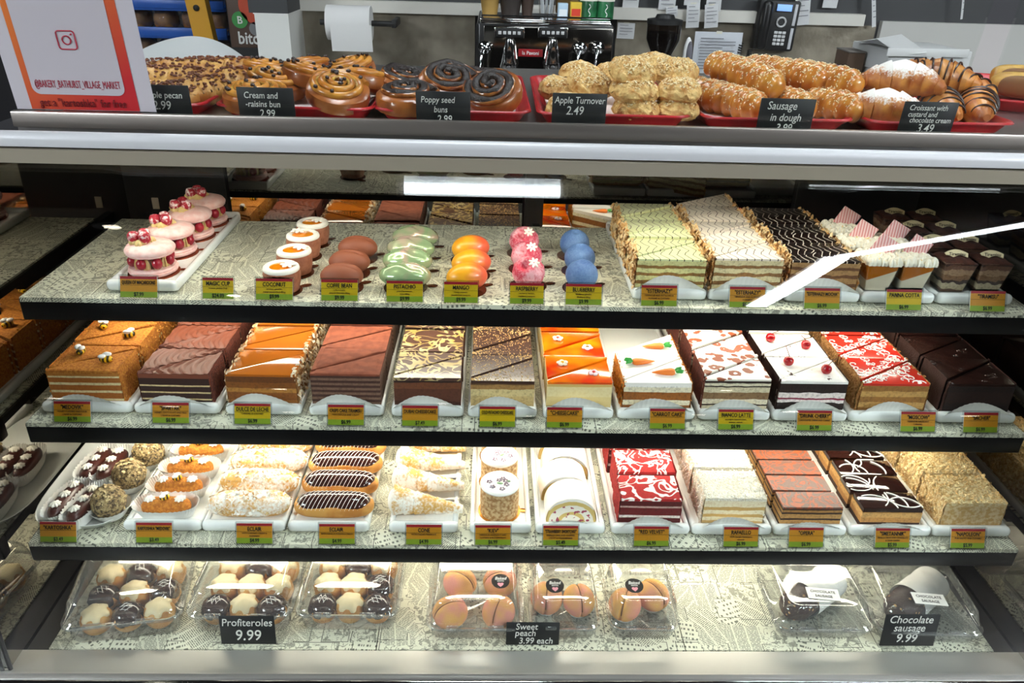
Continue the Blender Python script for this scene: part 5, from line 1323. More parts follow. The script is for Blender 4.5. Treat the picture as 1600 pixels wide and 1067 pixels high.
sg_m = [('twisted_dough', cm('twist', twist, mat('glazed_dough', 'b8691f', .28, c2='d99a40', ns=40, coat=.3, lo=.35, hi=.75))), ('sesame_seeds', cm('sesame', sesame, mat('sesame', 'f0dfb4', .5), False))]
for i, (px, Y, dz, rx, rz, lb) in enumerate(((1136, 1.455, 0, 0, .45, 'front left'), (1088, 1.53, .0, .0, .30, 'leftmost'), (1158, 1.495, .038, -.10, .52, 'long one on top of the pile'), (1208, 1.46, .0, 0, .45, 'front one behind the sign'), (1276, 1.455, .0, 0, .5, 'front right'), (1222, 1.53, .036, .0, .6, 'upper centre'), (1275, 1.50, .034, .0, .55, 'upper right'), (1190, 1.62, .02, 0, .5, 'rear'))):
    put('sausage_roll', 'sesame-topped twisted sausage roll, %s' % lb, 'pastry', sg_m, px, Y, dz, (-rx, 0, rz), 'sausage rolls')
# croissants
def croissant(L=.15, R=.033, bend=.6, seg=7):
    b = B(); rings = []; n = 26; N = 84
    for k in range(N+1):
        u = k/N; a = (u-.5)*bend*2; rad = L/(2*bend)
        e = max(.10, math.cos((u-.5)*PI*.93)**.75)
        s = abs(2*u-1)*seg*.5; saw = 1-(s % 1); r = R*e*(.90+.15*saw)
        c = Vector((rad*math.sin(a), rad*(math.cos(a)-1), 0)); t_ = Vector((math.cos(a), -math.sin(a), 0)); nr = Vector((math.sin(a), math.cos(a), 0))
        rings.append([tuple(c+nr*(r*math.cos(2*PI*i/n))+Vector((0, 0, R*.92+r*.92*math.sin(2*PI*i/n)-R*.25*(1-e)))) for i in range(n)])
    return b.loft(rings)
def powder_mat(name, base, base2):
    t = NT(name); t.set(.5, coat=.1); co = t.coords(); z = t.n('ShaderNodeSeparateXYZ', i0=co).outputs[2]
    nn = t.math('ADD', t.math('MULTIPLY', t.noise(co, 35, 3), .5), t.math('MULTIPLY', t.noise(co, 260, 3), .7))
    f = t.math('ADD', t.math('MULTIPLY', z, 22.0), nn)
    g = t.mix(t.step(t.noise(co, 45, 3), .4, .65), lin(base), lin(base2))
    t.color(t.mix(t.step(f, 1.50, 1.72), g, lin('f8f3ec'))); t.bump(t.noise(co, 60, 4), .3); MATS[name] = t.m; return t.m
cr_pow = powder_mat('sugared_croissant', 'a85c22', 'd08a3c')
cr_pl = mat('croissant_crust', 'a9612a', .4, c2='cf8d42', ns=45, coat=.15, bump=.3)
def stripes():
    b = B()
    for k in range(9):
        u = .10+.8*k/8; a = (u-.5)*1.2; rad = .15/1.2; e = max(.10, math.cos((u-.5)*PI*.93)**.75); r = .034*e*1.02
        c = Vector((rad*math.sin(a), rad*(math.cos(a)-1), 0)); nr = Vector((math.sin(a), math.cos(a), 0)); tt2 = Vector((math.cos(a), -math.sin(a), 0))
        b.tube([tuple(c+nr*(r*math.cos(q))+tt2*(.006*math.cos(q))+Vector((0, 0, .0304+r*.93*math.sin(q)-.008*(1-e)))) for q in [.1+(PI-.2)*j/10 for j in range(11)]], .0017, 5)
    return b
crm = cm('croissant', croissant, cr_pow); crp = cm('croissantp', croissant, cr_pl); st = cm('crstripe', stripes, mat('chocolate_stripe', '33201a', .35))
for px, Y, dz, rx, rz, lb in ((1322, 1.50, .0, .1, -.5, 'rear left'), (1405, 1.445, .042, .15, -.45, 'on top of the pile'), (1378, 1.385, .002, 0, -.5, 'front left beside its sign')):
    put('sugared_croissant', 'large croissant dusted with icing sugar, %s' % lb, 'croissant', [('crust', crm), ('butt_end', cm('crend', lambda: B().ell((.064, -.018, .022), (.008, .009, .009), 10, 6), cr_pl))], px, Y, dz, (rx, 0, rz), 'sugared croissants')
for px, Y, dz, rx, rz, lb in ((1462, 1.43, .0, 0, 1.3, 'front one behind the sign'), (1522, 1.43, .0, 0, 1.0, 'front right'), (1460, 1.49, .040, .1, -.3, 'middle'), (1435, 1.57, .03, .1, -.2, 'rear left'), (1490, 1.56, .012, .0, -.6, 'rear right')):
    put('chocolate_striped_croissant', 'golden croissant with chocolate stripes, %s' % lb, 'croissant', [('crust', crp), ('chocolate_stripes', st)], px, Y, dz, (rx, 0, rz), 'chocolate striped croissants')
# neighbouring tray at the right end
q = P(1610, 150, TZ+.02)
o = link('red_tray', cm('redtray'[:7]+'n', red_tray, redp), None, (q.x+.06, q.y+.08, TZ), (0, 0, -.35)); tag(o, 'red plastic tray at the far right with pale filled buns', 'tray', 'red bakery trays')
for i, (dx, dy, lb) in enumerate(((-.03, -.02, 'front'), (.04, .10, 'rear'))):
    thing('filled_bun', '%s pale yellow oblong bun in the far right red tray' % lb, 'bun', [('bun_body', log(.15, .07, .05, 'obun', mat('pale_bun', 'cfa552', .5, c2='b98a3c', ns=40))), ('filling', log(.12, .03, .046, 'obunf', mat('brown_filling', '7a5228', .6)), None, (0, -.022, .0))], (q.x+.06+dx, q.y+.08+dy, TZ+.0065), (0, 0, -.5), 'pale filled buns')
# chalkboards on the deck
for sx0, sx1, sy0, sy1, ln, lb in ((220, 303, 132, 184, (('Maple pecan', 0.27, .0, .62), ('2.99', 0.37, -.05, .28)), 'Maple pecan 2.99'), (376, 463, 136, 187, (('Cream and', 0.27, -.08, .68), ('-raisins bun', 0.27, -.06, .42), ('2.99', 0.32, .0, .12)), 'Cream and raisins bun 2.99'), (651, 735, 142, 192, (('Poppy seed', 0.27, -.1, .66), ('buns', 0.27, -.05, .36), ('2.99', 0.32, .02, .05)), 'Poppy seed buns 2.99'),
                                 (861, 945, 145, 196, (('Apple Turnover', 0.29, 0, .70), ('2.49', 0.37, -.08, .36)), 'Apple Turnover 2.49'), (1180, 1265, 153, 205, (('Sausage', 0.34, -.1, .68), ('in dough', 0.32, 0, .34), ('3.99', 0.34, .0, .02)), 'Sausage in dough 3.99'), (1400, 1484, 158, 208, (('Croissant with', 0.24, -.04, .74), ('custard and', 0.23, -.12, .54), ('chocolate cream', 0.23, .05, .36), ('3.49', 0.37, .0, .06)), 'Croissant with custard and chocolate cream 3.49')):
    chalkboard(sx0, sx1, sy0, sy1, 1.327, ln, 'chalkboard sign reading %s' % lb, TZ+.0005, .08)

# ================================================================ poster on the guard glass
GN = Vector((0, -math.cos(GT), -math.sin(GT))); GV = Vector((0, -math.sin(GT), math.cos(GT))); GO = Vector((0, 1.318, 1.299))+GN*.0042
def gp(x, y):
    d = ray(x, y); t_ = (GO-CAM).dot(GN)/d.dot(GN); q = CAM+d*t_-GO; return q.x, q.dot(GV)
pst = link('poster', None, None, tuple(GO), (GT, 0, 0)); tag(pst, 'white poster with orange and red frame taped to the upper glass', 'poster')
def quad(name, x0, x1, v0, v1, off, m, r=0.0):
    def f():
        b = B()
        if not r: b.bx(x0, x1, -off-.0006, -off, v0, v1)
        else:
            pts = []
            for cx, cz, a0 in ((x1-r, v1-r, 0), (x0+r, v1-r, PI/2), (x0+r, v0+r, PI), (x1-r, v0+r, 3*PI/2)):
                for i in range(7): a = a0+PI/2*i/6; pts.append((cx+r*math.cos(a), cz+r*math.sin(a)))
            b.loft([[(x, -off, z) for x, z in pts], [(x, -off-.0006, z) for x, z in pts]])
        return b
    return link(name, f().mesh(name, m, False), pst)
xl, vb = gp(30, 177); xr, _ = gp(246, 180); vb = max(vb, .016)
quad('sheet', xl, xr, vb, vb+.36, 0, mat('poster_white', 'c6c4c8', .5))
fx0, fv0 = gp(53, 175); fx1, _ = gp(220, 177); fv0 = vb+.001
t = NT('poster_gradient'); t.set(.5); s = t.n('ShaderNodeSeparateXYZ', i0=t.coords())
f = t.math('ADD', t.math('MULTIPLY', t.math('SUBTRACT', s.outputs[0], fx0), 3.0), t.math('SUBTRACT', .75, t.math('MULTIPLY', s.outputs[2], 3.6)))
t.color(t.mix(t.step(f, .2, 1.0), lin('d9752e'), lin('c0262c')))
quad('gradient_frame', fx0, fx1, fv0, vb+.30, .0008, t.m)
cx0, cv0 = gp(54, 146); cx1, _ = gp(197, 146)
quad('inner_card', cx0, cx1, cv0, vb+.285, .0016, mat('poster_card', 'bfbcc0', .5), .012)
pink = mat('poster_ink', 'a8283c', .5)
def ptext(s, px, py, size, m, w, bold=0, xs=1):
    x, v = gp(px, py); me = text(s, size, m, bold, xs); q = [a.co.x for a in me.vertices]; k_ = w/(max(q)-min(q))
    link('lettering', me, pst, (x, -.0026, v-size*.35), (PI/2, 0, 0), (k_, 1, 1))
ptext('@BAKERY_BATHURST_VILLAGE_MARKET', 122, 131, .0165, pink, (cx1-cx0)*.92, .0)
ptext('get a "kartoshka" for free', 131, 160, .0175, mat('dark_red_ink', '6d1016', .5), (fx1-fx0)*.80, .01)
gx, gv = gp(105, 62)
def ring_(r0, rr, n, rnd):
    pts = []
    if rnd:
        for cx, cz, a0 in ((r0-rnd, r0-rnd, 0), (-r0+rnd, r0-rnd, PI/2), (-r0+rnd, -r0+rnd, PI), (r0-rnd, -r0+rnd, 3*PI/2)):
            for i in range(6): a = a0+PI/2*i/5; pts.append((cx+rnd*math.cos(a), 0, cz+rnd*math.sin(a)))
    else: pts = [(r0*math.cos(2*PI*i/n), 0, r0*math.sin(2*PI*i/n)) for i in range(n)]
    return B().tube(pts, rr, 6, True)
link('camera_glyph', ring_(.0135, .0011, 0, .0045).mesh('camera_glyph', pink), pst, (gx, -.0026, gv))
link('camera_glyph_lens', ring_(.0062, .0011, 24, 0).mesh('camera_glyph_lens', pink), pst, (gx, -.0026, gv))
link('camera_glyph_dot', B().ell((.0085, 0, .0085), (.0015, .0006, .0015), 10, 6).mesh('camera_glyph_dot', pink), pst, (gx, -.0026, gv))
# ================================================================ behind the counter
def bw(x0, y0, x1, y1, Y):
    a, b_ = PY(x0, y1, Y), PY(x1, y0, Y); return a.x, b_.x, a.z, b_.z
CT = .93
struct_c = thing('back_counter', 'long steel-topped work counter along the back wall', 'counter', [('worktop', B().rbox(1.12, 3.27, CT-.02, 3.74, .56, .04, .006).mesh('worktop', mat('deck_steel'))), ('cabinet', B().bx(-.74, 2.95, 3.02, 3.54, 0, CT-.041).mesh('cabinet', mat('counter_grey', '4a4846', .5), False))])
# espresso machine
MY = 3.02
x0, x1, z0, z1 = bw(744, 40, 961, 160, MY); z0 = CT+.001
cx = (x0+x1)/2; mw = x1-x0
msteel = mat('machine_mirror', '8f8a84', .10, 1)
parts = [('body', B().rbox(0, .26, (z1-z0)*.62, mw, .50, (z1-z0)*.76, .012).mesh('body', mat('machine_black', '19191a', .3))),
         ('front_plate', B().rbox(.01, .006, (z1-z0)*.64, mw*.94, .014, (z1-z0)*.66, .003).mesh('front_plate', msteel)),
         ('cup_rail', B().rbox(.0, .02, (z1-z0)*1.0, mw*.95, .02, .012, .003).mesh('cup_rail', chrome)),
         ('drip_tray', B().rbox(0, .10, .03, mw*.92, .30, .05, .006).mesh('drip_tray', chrome))]
for s in (-1, 1): parts.append(('foot', B().lathe([(.02, 0), (.025, .01), (.018, .05)], 12, (s*mw*.4, .1, -.0005)).mesh('foot', black_matt)))
esp = thing('espresso_machine', 'two-group steel espresso machine with red nameplate on the back counter', 'coffee machine', parts, (cx, MY, z0))
def on(px, py, Y=MY-.012): q = PY(px, py, Y); return (q.x-cx, Y-MY, q.z-z0)
for px in (796, 864):
    q = on(px, 51); w = bw(774, 44, 817, 59, MY)
    c = link('control_panel', cm('ctrl', lambda: B().rbox(0, 0, 0, .105, .008, .036, .003), chrome), esp, q)
    link('keypad', cm('ctrlk', lambda: B().rbox(0, -.005, 0, .095, .004, .028, .001), black_matt), c)
    for k in range(5): link('button', cm('ctrlb', lambda: B().rbox(0, -.008, 0, .011, .003, .011, .001), mat('button_grey', 'c8c8c8', .4)), c, (-.034+.017*k, 0, 0))
    q = on(px-1, 80)
    link('group_head', cm('grp', lambda: B().lathe([(.030, -.06), (.034, -.045), (.028, -.03), (.022, .0), (.016, .028), (.010, .045)], 20).xf(Matrix.Rotation(.15, 4, 'X')), chrome), esp, (q[0], -.045, q[2]))
    link('portafilter_handle', cm('pfh', lambda: B().tube([(0, -.03, -.05), (.0, -.10, -.055), (0, -.14, -.07)], [.010, .012, .013], 10), black_matt), esp, (q[0], -.045, q[2]))
for px, py in ((757, 74), (906, 75), (934, 74)):
    q = on(px, py); link('steam_knob', cm('knob', lambda: B().lathe([(.012, -.02), (.022, -.012), (.022, .008), (.008, .02)], 14).xf(Matrix.Rotation(PI/2-.3, 4, 'X')), chrome), esp, (q[0], -.025, q[2]))
    link('steam_wand', cm('wand', lambda: B().tube([(0, -.02, 0), (-.01, -.06, -.02), (-.02, -.07, -.10), (-.02, -.07, -.16)], .006, 8), chrome), esp, (q[0], -.02, q[2]))
q = on(829, 83); npl = link('nameplate', B().rbox(0, 0, 0, .088, .004, .026, .001).mesh('nameplate', mat('plate_red', 'a5141e', .4)), esp, (q[0], -.006, q[2]))
link('lettering', text('la Pavoni', .018, mat('white_print'), .01, .95), npl, (0, -.0025, -.006), (PI/2, 0, 0))
TOPZ = z1+.006
# things standing on the machine
def cupstack(px, py0, py1, r, n, m1, label, Y, rim='f4f2ee'):
    x, z = PY(px, py1, Y).x, z0+(z1-z0)*1.0
    hh = .075
    b = B().lathe([(r*.72, 0), (r, hh), (r*1.06, hh+.002), (r*1.06, hh+.007), (r*.95, hh+.007), (r*.7, .003)], 22)
    o = thing('paper_cup_stack', label, 'cups', [('cup', b.mesh('cup', m1))]+[('cup', cm('cuprim%.3f%s' % (r, rim), lambda: B().lathe([(r*.96, 0), (r*1.0, .006), (r*1.06, .007), (r*1.06, .0115), (r*.93, .0115)], 22), mat('cup_rim'+rim, rim, .5)), None, (0, 0, hh+.006+.0125*k)) for k in range(n)], (x, Y, MZ), (0, 0, 0))
MZ = z0+(z1-z0)*1.0
thing('cup_shelf', 'flat steel cup warmer grid on top of the espresso machine', 'grid', [('grid', B().rbox(0, .26, .006, mw*.95, .46, .010, .003).mesh('grid', chrome)), ('rail', B().tube([(-mw*.47, .03, .02), (mw*.47, .03, .02)], .003, 6).mesh('rail', chrome))], (cx, MY, MZ)); MZ += .0125
cupstack(765, 0, 40, .038, 3, mat('kraft_cup', 'a98542', .6), 'stack of kraft brown paper cups on the coffee machine', 3.18, 'd8c9a4')
cupstack(797, 0, 40, .045, 6, mat('dark_cup', '2b211c', .6), 'stack of dark paper cups with white rims', 3.18)
cupstack(823, 10, 40, .026, 8, mat('small_dark_cup', '3d2a20', .6), 'narrow stack of small paper cups', 3.18, 'd9d2c8')
fx = PY(853, 40, 3.18).x
def forks():
    b = B(); rd = random.Random(3)
    for k in range(9):
        a = rd.uniform(0, 6.28); q = Vector((.018*math.cos(a), .018*math.sin(a), .01)); tq = q*1.9+Vector((0, 0, .15))
        b.tube([q, q.lerp(tq, .65), tq], [.004, .003, .009], 6)
    return b
thing('fork_cup', 'clear cup full of white plastic forks on the coffee machine', 'cutlery', [('cup', B().lathe([(.026, 0), (.035, .09), (.0335, .09), (.025, .003)], 20).mesh('cup', pet)), ('forks', forks().mesh('forks', mat('translucent_fork', 'd3d6da', .3)))], (fx, 3.18, MZ))
bxp = PY(885, 40, 3.25).x
thing('kraft_bag', 'small crumpled kraft paper bag behind the forks', 'bag', [('bag', B().rbox(0, 0, .07, .085, .05, .14, .012, 2).mesh('bag', mat('kraft_paper', '8a6a3c', .8, bump=.6, bs=30, bd=.01))), ('fold', B().rbox(0, 0, .145, .08, .02, .014, .004).mesh('fold', mat('kraft_paper')))], (bxp, 3.28, MZ))
for k, (px, w, h, c1, c2, lb) in enumerate(((878, .035, .05, 'b8d3e6', 'e8eef0', 'small pale blue carton beside the forks'), (898, .040, .055, 'e8c13a', 'd8402c', 'small yellow and red carton beside the green tins'), (918, .055, .062, '1d5a34', 'e8e6da', 'green tin with white lid on the coffee machine, left one'), (944, .055, .062, '174c2c', 'e8e6da', 'green tin with white lid on the coffee machine, right one'))):
    x = PY(px, 38, 3.12).x
    if k < 2: thing('small_carton', lb, 'carton', [('carton', B().rbox(0, 0, h/2, w, .04, h, .002).mesh('carton', mat('carton%d' % k, c1, .5))), ('label', B().bx(-w*.4, w*.4, -.0215, -.0203, h*.15, h*.6).mesh('label', mat('clabel%d' % k, c2, .5), False))], (x, 3.12, MZ))
    else:
        o = thing('green_tin', lb, 'tin', [('tin', cm('tin', lambda: B().lathe([(.030, 0), (.031, .003), (.031, .058), (.030, .062)], 24), mat('tin_green', '1b5533', .35, c2='2c7a4a', ns=20))), ('lid', cm('tinlid', lambda: B().lathe([(.0325, .060), (.0325, .070), (.030, .072), (.0005, .072)], 24, fn=lambda a, z: 1+.02*math.cos(a*12)), mat('tin_lid', 'e8e6da', .5))),
             ('swirl_print', cm('tinp', lambda: B().tube([(.004*math.sin(i*1.1), -.0318, .010+i*.0045) for i in range(10)], .0016, 5), mat('white_print')))], (x, 3.12, MZ))
    
for k, (px, lb) in enumerate(((922, 'left'), (946, 'right'))):
    o = thing('green_tin', 'green tin stacked on top of the %s green tin' % lb, 'tin', [('tin', CACHE['tin']), ('lid', CACHE['tinlid']), ('swirl_print', CACHE['tinp'])], (PY(918 if k == 0 else 944, 38, 3.12).x, 3.12, MZ+.0725))
# grinder
GYY = 3.15; gx0 = PY(1036, 60, GYY)
hz = PY(1036, 88, GYY).z; hz1 = PY(1036, 28, GYY).z; hr = (PY(1062, 60, GYY).x-PY(1010, 60, GYY).x)/2
thing('coffee_grinder', 'coffee grinder with dark bean hopper beside the coffee machine', 'grinder', [('body', B().rbox(0, 0, (hz-CT-.02)/2, .16, .20, hz-CT-.02, .02).mesh('body', black_matt)), ('hopper', B().lathe([(hr*.5, hz-CT-.02), (hr*.55, hz-CT), (hr, hz-CT+.06), (hr*1.02, hz1-CT-.02)], 24).mesh('hopper', fix_fresnel(glass('smoked_plastic', '8a7f78', 1.0, .05)))),
    ('beans', B().lathe([(hr*.46, hz-CT-.018), (hr*.52, hz-CT), (hr*.95, hz-CT+.06), (hr*.96, hz1-CT-.05)], 24).mesh('beans', mat('coffee_beans', '2c1c14', .5, c2='1a0f0a', ns=90, bump=1, bs=110, bd=.01))), ('hopper_lid', B().lathe([(hr*1.05, hz1-CT-.02), (hr*1.05, hz1-CT-.005), (hr*.6, hz1-CT), (hr*.5, hz1-CT+.012), (.001, hz1-CT+.014)], 24).mesh('hopper_lid', black_matt))], (gx0.x, GYY, CT))
# phone
PW = WY-.002
def flat_on_wall(name, x0, y0, x1, y1, Y, th, m, label, cat, group=None, rz=0, lines=0, tilt=0):
    a = bw(x0, y0, x1, y1, Y); w, h = a[1]-a[0], a[3]-a[2]
    parts = [('sheet', B().grid(lambda u, v: ((u-.5)*w, -th-.006*math.sin(v*PI*.5)*(1-v)*1.5, h*v), 3, 8).mesh('sheet', m))]
    o = thing(name, label, cat, parts+[('tape', B().bx(-.012, .012, -th-.002, -th-.0005, h*.96, h*1.02).mesh('tape', mat('tape', 'd8d4c4', .4), False))], ((a[0]+a[1])/2, Y, a[2]), (0, rz, 0), group)
    for k in range(lines):
        link('print_line', B().bx(-w*.38, w*(.36 if k % 3 else .1), -th-.0100, -th-.0094, 0, h*.010+.0015).mesh('print_line', mat('faint_ink', '77777c', .6), False), o, (0, 0, h*(.85-.75*k/max(1, lines))))
    return o
sheetm = mat('notice_paper', 'cfcfd0', .7)
LY = WY-.035
for x0, y0, x1, y1, lb, n, rz, YY in ((972, -22, 1000, 12, 'left white note pinned above the grinder', 3, .02, WY), (963, 36, 992, 60, 'white note stuck to the steel right of the coffee machine', 4, .02, WY-.002), (1028, -20, 1058, 15, 'long white receipt hanging above the coffee grinder', 5, 0, LY), (1040, 10, 1060, 26, 'small white receipt taped over the ledge', 3, -.1, LY-.012), (1068, -30, 1098, 8, 'upper white receipt left of the phone', 3, 0, LY), (1071, 5, 1096, 43, 'narrow receipt hanging below the ledge, left one', 5, -.06, LY-.012),
                                  (1102, -30, 1132, 18, 'upper white receipt next to the phone', 4, -.05, LY), (1100, 7, 1126, 43, 'narrow receipt hanging below the ledge, right one', 5, -.1, LY-.012), (1240, -25, 1275, 39, 'long white receipt hanging right of the phone', 6, -.12, LY), (1284, -30, 1315, 12, 'short white note on the charcoal wall', 3, 0, WY), (1362, -30, 1384, 42, 'curling receipt strip hanging above the white boxes', 6, -.25, LY), (1500, -25, 1518, 30, 'thin receipt strip hanging at far right', 4, -.2, LY)):
    flat_on_wall('paper_note', x0, y0, x1, y1, YY, .002, sheetm, lb, 'paper note', 'notes on the back wall', rz, n)
flat_on_wall('schedule_sheet', 1078, 51, 1161, 118, WY-.06, .002, mat('schedule_paper', 'c9ccd2', .7), 'large ruled schedule sheet leaning under the phone', 'paper', None, 0, 11)
a = bw(1063, 58, 1084, 116, WY-.12)
thing('oval_sign', 'white oval sign with dark face leaning beside the schedule sheet', 'sign', [('rim', B().ell((0, 0, 0), ((a[1]-a[0])/2, .012, (a[3]-a[2])/2), 28, 12).mesh('rim', white_pl)), ('face', B().ell((.006, -.009, 0), ((a[1]-a[0])*.38, .006, (a[3]-a[2])*.40), 24, 10).mesh('face', mat('oval_face', '4c4a50', .4, c2='6d6a72', ns=20))), ('foot', B().rbox(0, .01, (CT-(a[2]+a[3])/2)/2-(a[3]-a[2])*.22, .05, .02, (a[2]+a[3])/2-CT-(a[3]-a[2])*.44, .003).mesh('foot', white_pl))], ((a[0]+a[1])/2, WY-.12, (a[2]+a[3])/2))
a = bw(1170, 0, 1246, 76, WY); pw, ph = a[1]-a[0], a[3]-a[2]
phn = thing('desk_phone', 'black wall-mounted office phone with blue screen and coiled cord', 'phone', [('body', B().rbox(0, 0, 0, pw, .05, ph, .010).mesh('body', black_matt)), ('handset', B().rbox(-pw*.34, -.045, 0, pw*.24, .045, ph*.98, .018, 3).mesh('handset', mat('handset_black', '0e0e0f', .35))),
    ('screen', B().rbox(pw*.10, -.027, ph*.36, pw*.36, .004, ph*.13, .001).mesh('screen', emis('phone_screen', '7fa6e8', .9))), ('screen_frame', B().rbox(pw*.10, -.0255, ph*.36, pw*.42, .004, ph*.18, .001).mesh('screen_frame', mat('grey_plastic', '2b2b2d', .4))),
    ('navigation_ring', B().tube([(pw*.08+.018*math.cos(2*PI*i/20), -.029, ph*.08+.018*math.sin(2*PI*i/20)) for i in range(20)], .004, 6, True).mesh('navigation_ring', mat('button_grey'))), ('key_labels', B().rbox(pw*.385, -.0265, ph*.23, pw*.07, .003, ph*.42, .001).rbox(pw*.385, -.0265, -ph*.24, pw*.07, .003, ph*.42, .001).mesh('key_labels', mat('label_strip', 'c4c4c8', .5)))], ((a[0]+a[1])/2, WY-.03, (a[2]+a[3])/2), (0, .03, 0))
for r in range(4):
    for c in range(3): link('key', cm('phkey', lambda: B().rbox(0, -.028, 0, .015, .004, .011, .002), mat('button_grey')), phn, (pw*(.0+.10*c), 0, -ph*(.13+.075*r)))
def coil(px0, py0, px1, py1):
    p, q = PY(px0, py0, WY-.06), PY(px1, py1, WY-.06); pts = []
    for i in range(121):
        u = i/120; c = p.lerp(q, u); pts.append((c.x+.009*math.cos(u*75), c.y+.009*math.sin(u*75), c.z))
    return B().tube(pts, .0028, 5)
cb = coil(1158, 68, 1148, 112); k = coil(1172, 78, 1164, 112)
link('coiled_cord', cb.mesh('coiled_cord', black_matt), phn).matrix_parent_inverse = phn.matrix_basis.inverted()
link('coiled_cord', k.mesh('coiled_cord', black_matt), phn).matrix_parent_inverse = phn.matrix_basis.inverted()
# paper towel holder
TY = 3.44; a = bw(514, 9, 579, 62, TY); tr_ = (a[3]-a[2])/2
thing('paper_towel_roll', 'white paper towel roll on a black wall bracket', 'paper towel', [('roll', B().lathe([(.02, -.001), (tr_, 0), (tr_, a[1]-a[0]), (.02, a[1]-a[0]+.001)], 32).xf(Matrix.Rotation(PI/2, 4, 'Y')).mesh('roll', mat('towel_paper', 'dad8d6', .9, bump=.3, bs=60))),
    ('hanging_sheet', B().grid(lambda u, v: ((a[1]-a[0])*(.12+.93*u), -tr_-.001+.012*v*v, -tr_*1.55*v), 6, 8).mesh('hanging_sheet', mat('towel_paper'))), ('bracket', B().tube([(-.03, 0, 0), (a[1]-a[0]+.09, 0, 0)], .011, 10).rbox(a[1]-a[0]+.09, .07, 0, .02, .16, .03, .004).mesh('bracket', black_matt))], (a[0], TY, (a[2]+a[3])/2))
# white cardboard boxes on the right
WB = 2.95
for k, (x0, y0, x1, y1, lb, w2) in enumerate(((1372, 118, 1512, 160, 'bottom white cake box of the stack behind the croissants', .3), (1382, 82, 1525, 117, 'upper white cake box of the stack behind the croissants', .28))):
    a = bw(x0, y0, x1, y1, WB); z_ = a[2]+.006 if k else CT+.001
    h = a[3]-z_
    thing('white_cake_box', lb, 'box', [('box', B().rbox(0, .15, h/2, a[1]-a[0], w2, h, .003).mesh('box', mat('white_card', 'd2d2d0', .6))), ('lid_flap', B().rbox(-.02, -.004, h*.94, (a[1]-a[0])*.98, .006, .028, .002).mesh('lid_flap', mat('white_card')))], ((a[0]+a[1])/2, WB, z_), (0, 0, .06*k), 'white cake boxes')
a = bw(1362, 62, 1450, 100, WB-.02)
thing('folded_cake_box', 'unfolded white cardboard box sheet bent over the box stack', 'cardboard', [('sheet', B().grid(lambda u, v: ((a[1]-a[0])*(u-.45), .02+.22*v-.02*u, (a[3]-a[2])*(.95-.75*(u*(1-v)*.6+(1-u)*.6*v)-.25*math.sin(u*PI)*(1-v))), 14, 6).mesh('sheet', mat('white_card'))), ('flap', B().grid(lambda u, v: ((a[1]-a[0])*(.55+.35*u), .015, (a[3]-a[2])*(.05+.35*v)), 3, 2).mesh('flap', mat('white_card')))], ((a[0]+a[1])/2, WB-.02, a[2]))
a = bw(1283, 84, 1308, 122, 3.1)
thing('blue_spray_bottle', 'dark blue bottle on the back counter behind the croissants', 'bottle', [('bottle', B().lathe([(.03, 0), (.034, .01), (.034, .15), (.014, .19), (.014, .215)], 18).mesh('bottle', mat('blue_bottle', '1d2f8a', .3))), ('cap', B().rbox(0, -.01, .235, .03, .06, .04, .008).mesh('cap', mat('blue_cap', '24389c', .35)))], ((a[0]+a[1])/2, 3.1, CT+.001), (0, .15, 0))
a = bw(1308, 80, 1343, 122, 3.15)
thing('brown_carton', 'small brown cardboard carton on the back counter', 'carton', [('carton', B().rbox(0, 0, (a[3]-CT)/2, a[1]-a[0], .12, a[3]-CT, .003).mesh('carton', mat('brown_card2', '5a4432', .7))), ('top_flap', B().rbox(0, 0, a[3]-CT+.003, (a[1]-a[0])*1.04, .125, .005, .001).mesh('top_flap', mat('grey_card', '77706a', .6)))], ((a[0]+a[1])/2, 3.15, CT))

# ================================================================ left: bread rack, yellow post, poster
RY = 4.2
def rackz(y): return PY(280, y, RY).z
rx0, rx1 = PY(180, 30, RY).x, PY(352, 30, RY).x
rk = link('bread_rack', None, None, ((rx0+rx1)/2, RY, 0)); tag(rk, 'blue-shelved bread rack at the back left', 'rack')
bluem = mat('blue_rail', '1559b8', .35); rw = rx1-rx0
for y0, y1 in ((0, 14), (43, 58), (-48, -34), (92, 106)):
    s = link('shelf', B().rbox(0, .25, (rackz(y0)+rackz(y1))/2-.02, rw, .5, .02, .003).mesh('shelf', bluem), rk)
    link('front_rail', B().rbox(0, 0, (rackz(y0)+rackz(y1))/2, rw, .012, rackz(y0)-rackz(y1), .003).mesh('front_rail', bluem), s)
for sx in (-1, 1): link('upright', B().bx(sx*(rw/2+.03)-.02, sx*(rw/2+.03)+.02, .0, .5, 0, 1.9).mesh('upright', mat('rack_grey', '3a3a3c', .5), False), rk)
bread = mat('bread_crust', 'b98248', .6, c2='8c5426', ns=14, bump=.3); bagm = fix_fresnel(glass('bread_bag', 'eef0f0', 1.6, .08, 1.5, .06))
for row, (yb, names_) in enumerate(((50, 'middle'), (99, 'lower'))):
    zb_ = (rackz(yb-7)+rackz(yb+8))/2-.009
    for k in range(4):
        x = rx0+rw*(k+.5)/4
        thing('bagged_loaf', '%s bagged bread loaf from the left on the %s rack shelf' % (('first', 'second', 'third', 'fourth')[k], names_), 'bread', [('loaf', log(.10, .16, .10, 'loaf%d' % (k % 2), bread)), ('plastic_bag', cm('bag%d' % (k % 2), lambda: B().ell((0, 0, .056), (.062, .095, .060), 18, 12, lambda d: 1+.08*noise.noise(d*3)), bagm))], (x, RY+.13, zb_+.004), (0, 0, .2*(k % 3-1)), 'bagged loaves')
yp = PY(353, 30, 4.0); 
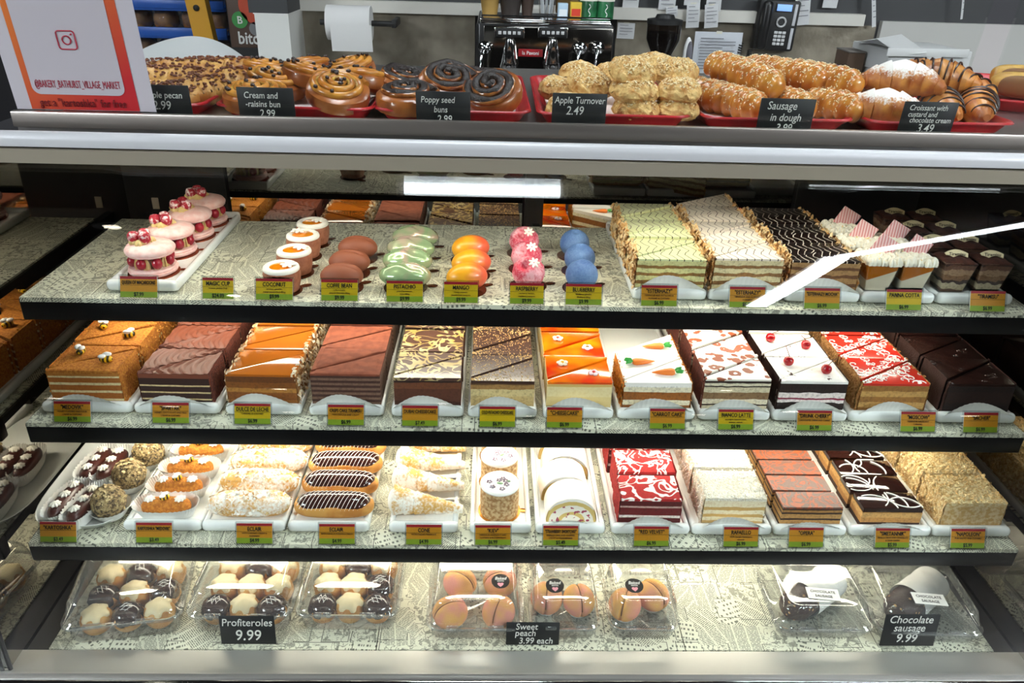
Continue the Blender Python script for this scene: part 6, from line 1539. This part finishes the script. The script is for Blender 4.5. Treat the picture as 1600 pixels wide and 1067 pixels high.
thing('yellow_post', 'tall yellow steel post with a bolt beside the bread rack', 'post', [('post', B().bx(-.045, .045, -.01, .05, 0, 2.2).mesh('post', mat('yellow_paint', 'e0a21a', .4), False)), ('bolt', B().lathe([(.014, 0), (.014, .006), (.006, .012)], 12).xf(Matrix.Rotation(PI/2, 4, 'X')).mesh('bolt', black_matt), None, (0, -.010, PY(353, 11, 4.0).z))], (yp.x, 4.0, 0), (0, -.10, 0))
a = bw(362, -40, 408, 74, 3.95); w, h = a[1]-a[0], a[3]-a[2]
bp = thing('coin_poster', 'brown machine panel with orange and green coin discs and white lettering', 'poster', [('panel', B().rbox(w*.3, .01, h/2, w*1.6, .02, h, .003).mesh('panel', mat('brown_print', '5a4336', .5))), ('frame', B().bx(-w*.5, w*1.1, .0, .02, -.10, 0).mesh('frame', black_matt, False))], ((a[0]+a[1])/2, 3.95, a[2]))
def disc(px, py, r, c, nm):
    q = PY(px, py, 3.95); o = link(nm, B().lathe([(r, 0), (r, .002), (.001, .002)], 32).xf(Matrix.Rotation(PI/2, 4, 'X')).mesh(nm, mat(nm, c, .5)), bp, (q.x-(a[0]+a[1])/2, -.002, q.z-a[2])); return o
d1 = disc(402, 8, .085, 'd8502c', 'orange_disc'); d2 = disc(375, 31, .036, '3f9a4a', 'green_disc'); d3 = disc(400, 45, .03, '8a8a8c', 'grey_disc')
for d_, s in ((d1, .10), (d2, .045)): link('lettering', text('B', s, mat('white_print'), .02), d_, (0, -.0028, -s*.35), (PI/2, 0, 0))
q = PY(373, 68, 3.95); link('lettering', text('bitcoin', .075, mat('white_print'), .02, .85, 0, 'LEFT'), bp, (q.x-(a[0]+a[1])/2, -.0015, q.z-a[2]), (PI/2, 0, 0))
# pale curved backrest behind the plaits
a = bw(226, 62, 376, 120, 2.75)
thing('white_chair', 'white moulded plastic chair back behind the pecan plaits', 'chair', [('backrest', B().grid(lambda u, v: ((a[1]-a[0])*(u-.5), .06*math.sin(PI*u), -.25*(1-v)+(a[3]-a[2])*v*(.40+.60*math.sin(PI*min(1, .12+u*.80))**.8)), 28, 8).mesh('backrest', mat('chair_white', 'dcdedd', .4))), ('seat', B().rbox(0, .26, -.42, .42, .40, .02, .008).mesh('seat', mat('chair_white')))]
      + [('leg', B().tube([(sx*.18, y, -.42), (sx*.20, y, -(a[2])+.001)], .014, 8).mesh('leg', mat('chair_white'))) for sx in (-1, 1) for y in (.10, .42)], ((a[0]+a[1])/2, 2.75, a[2]))
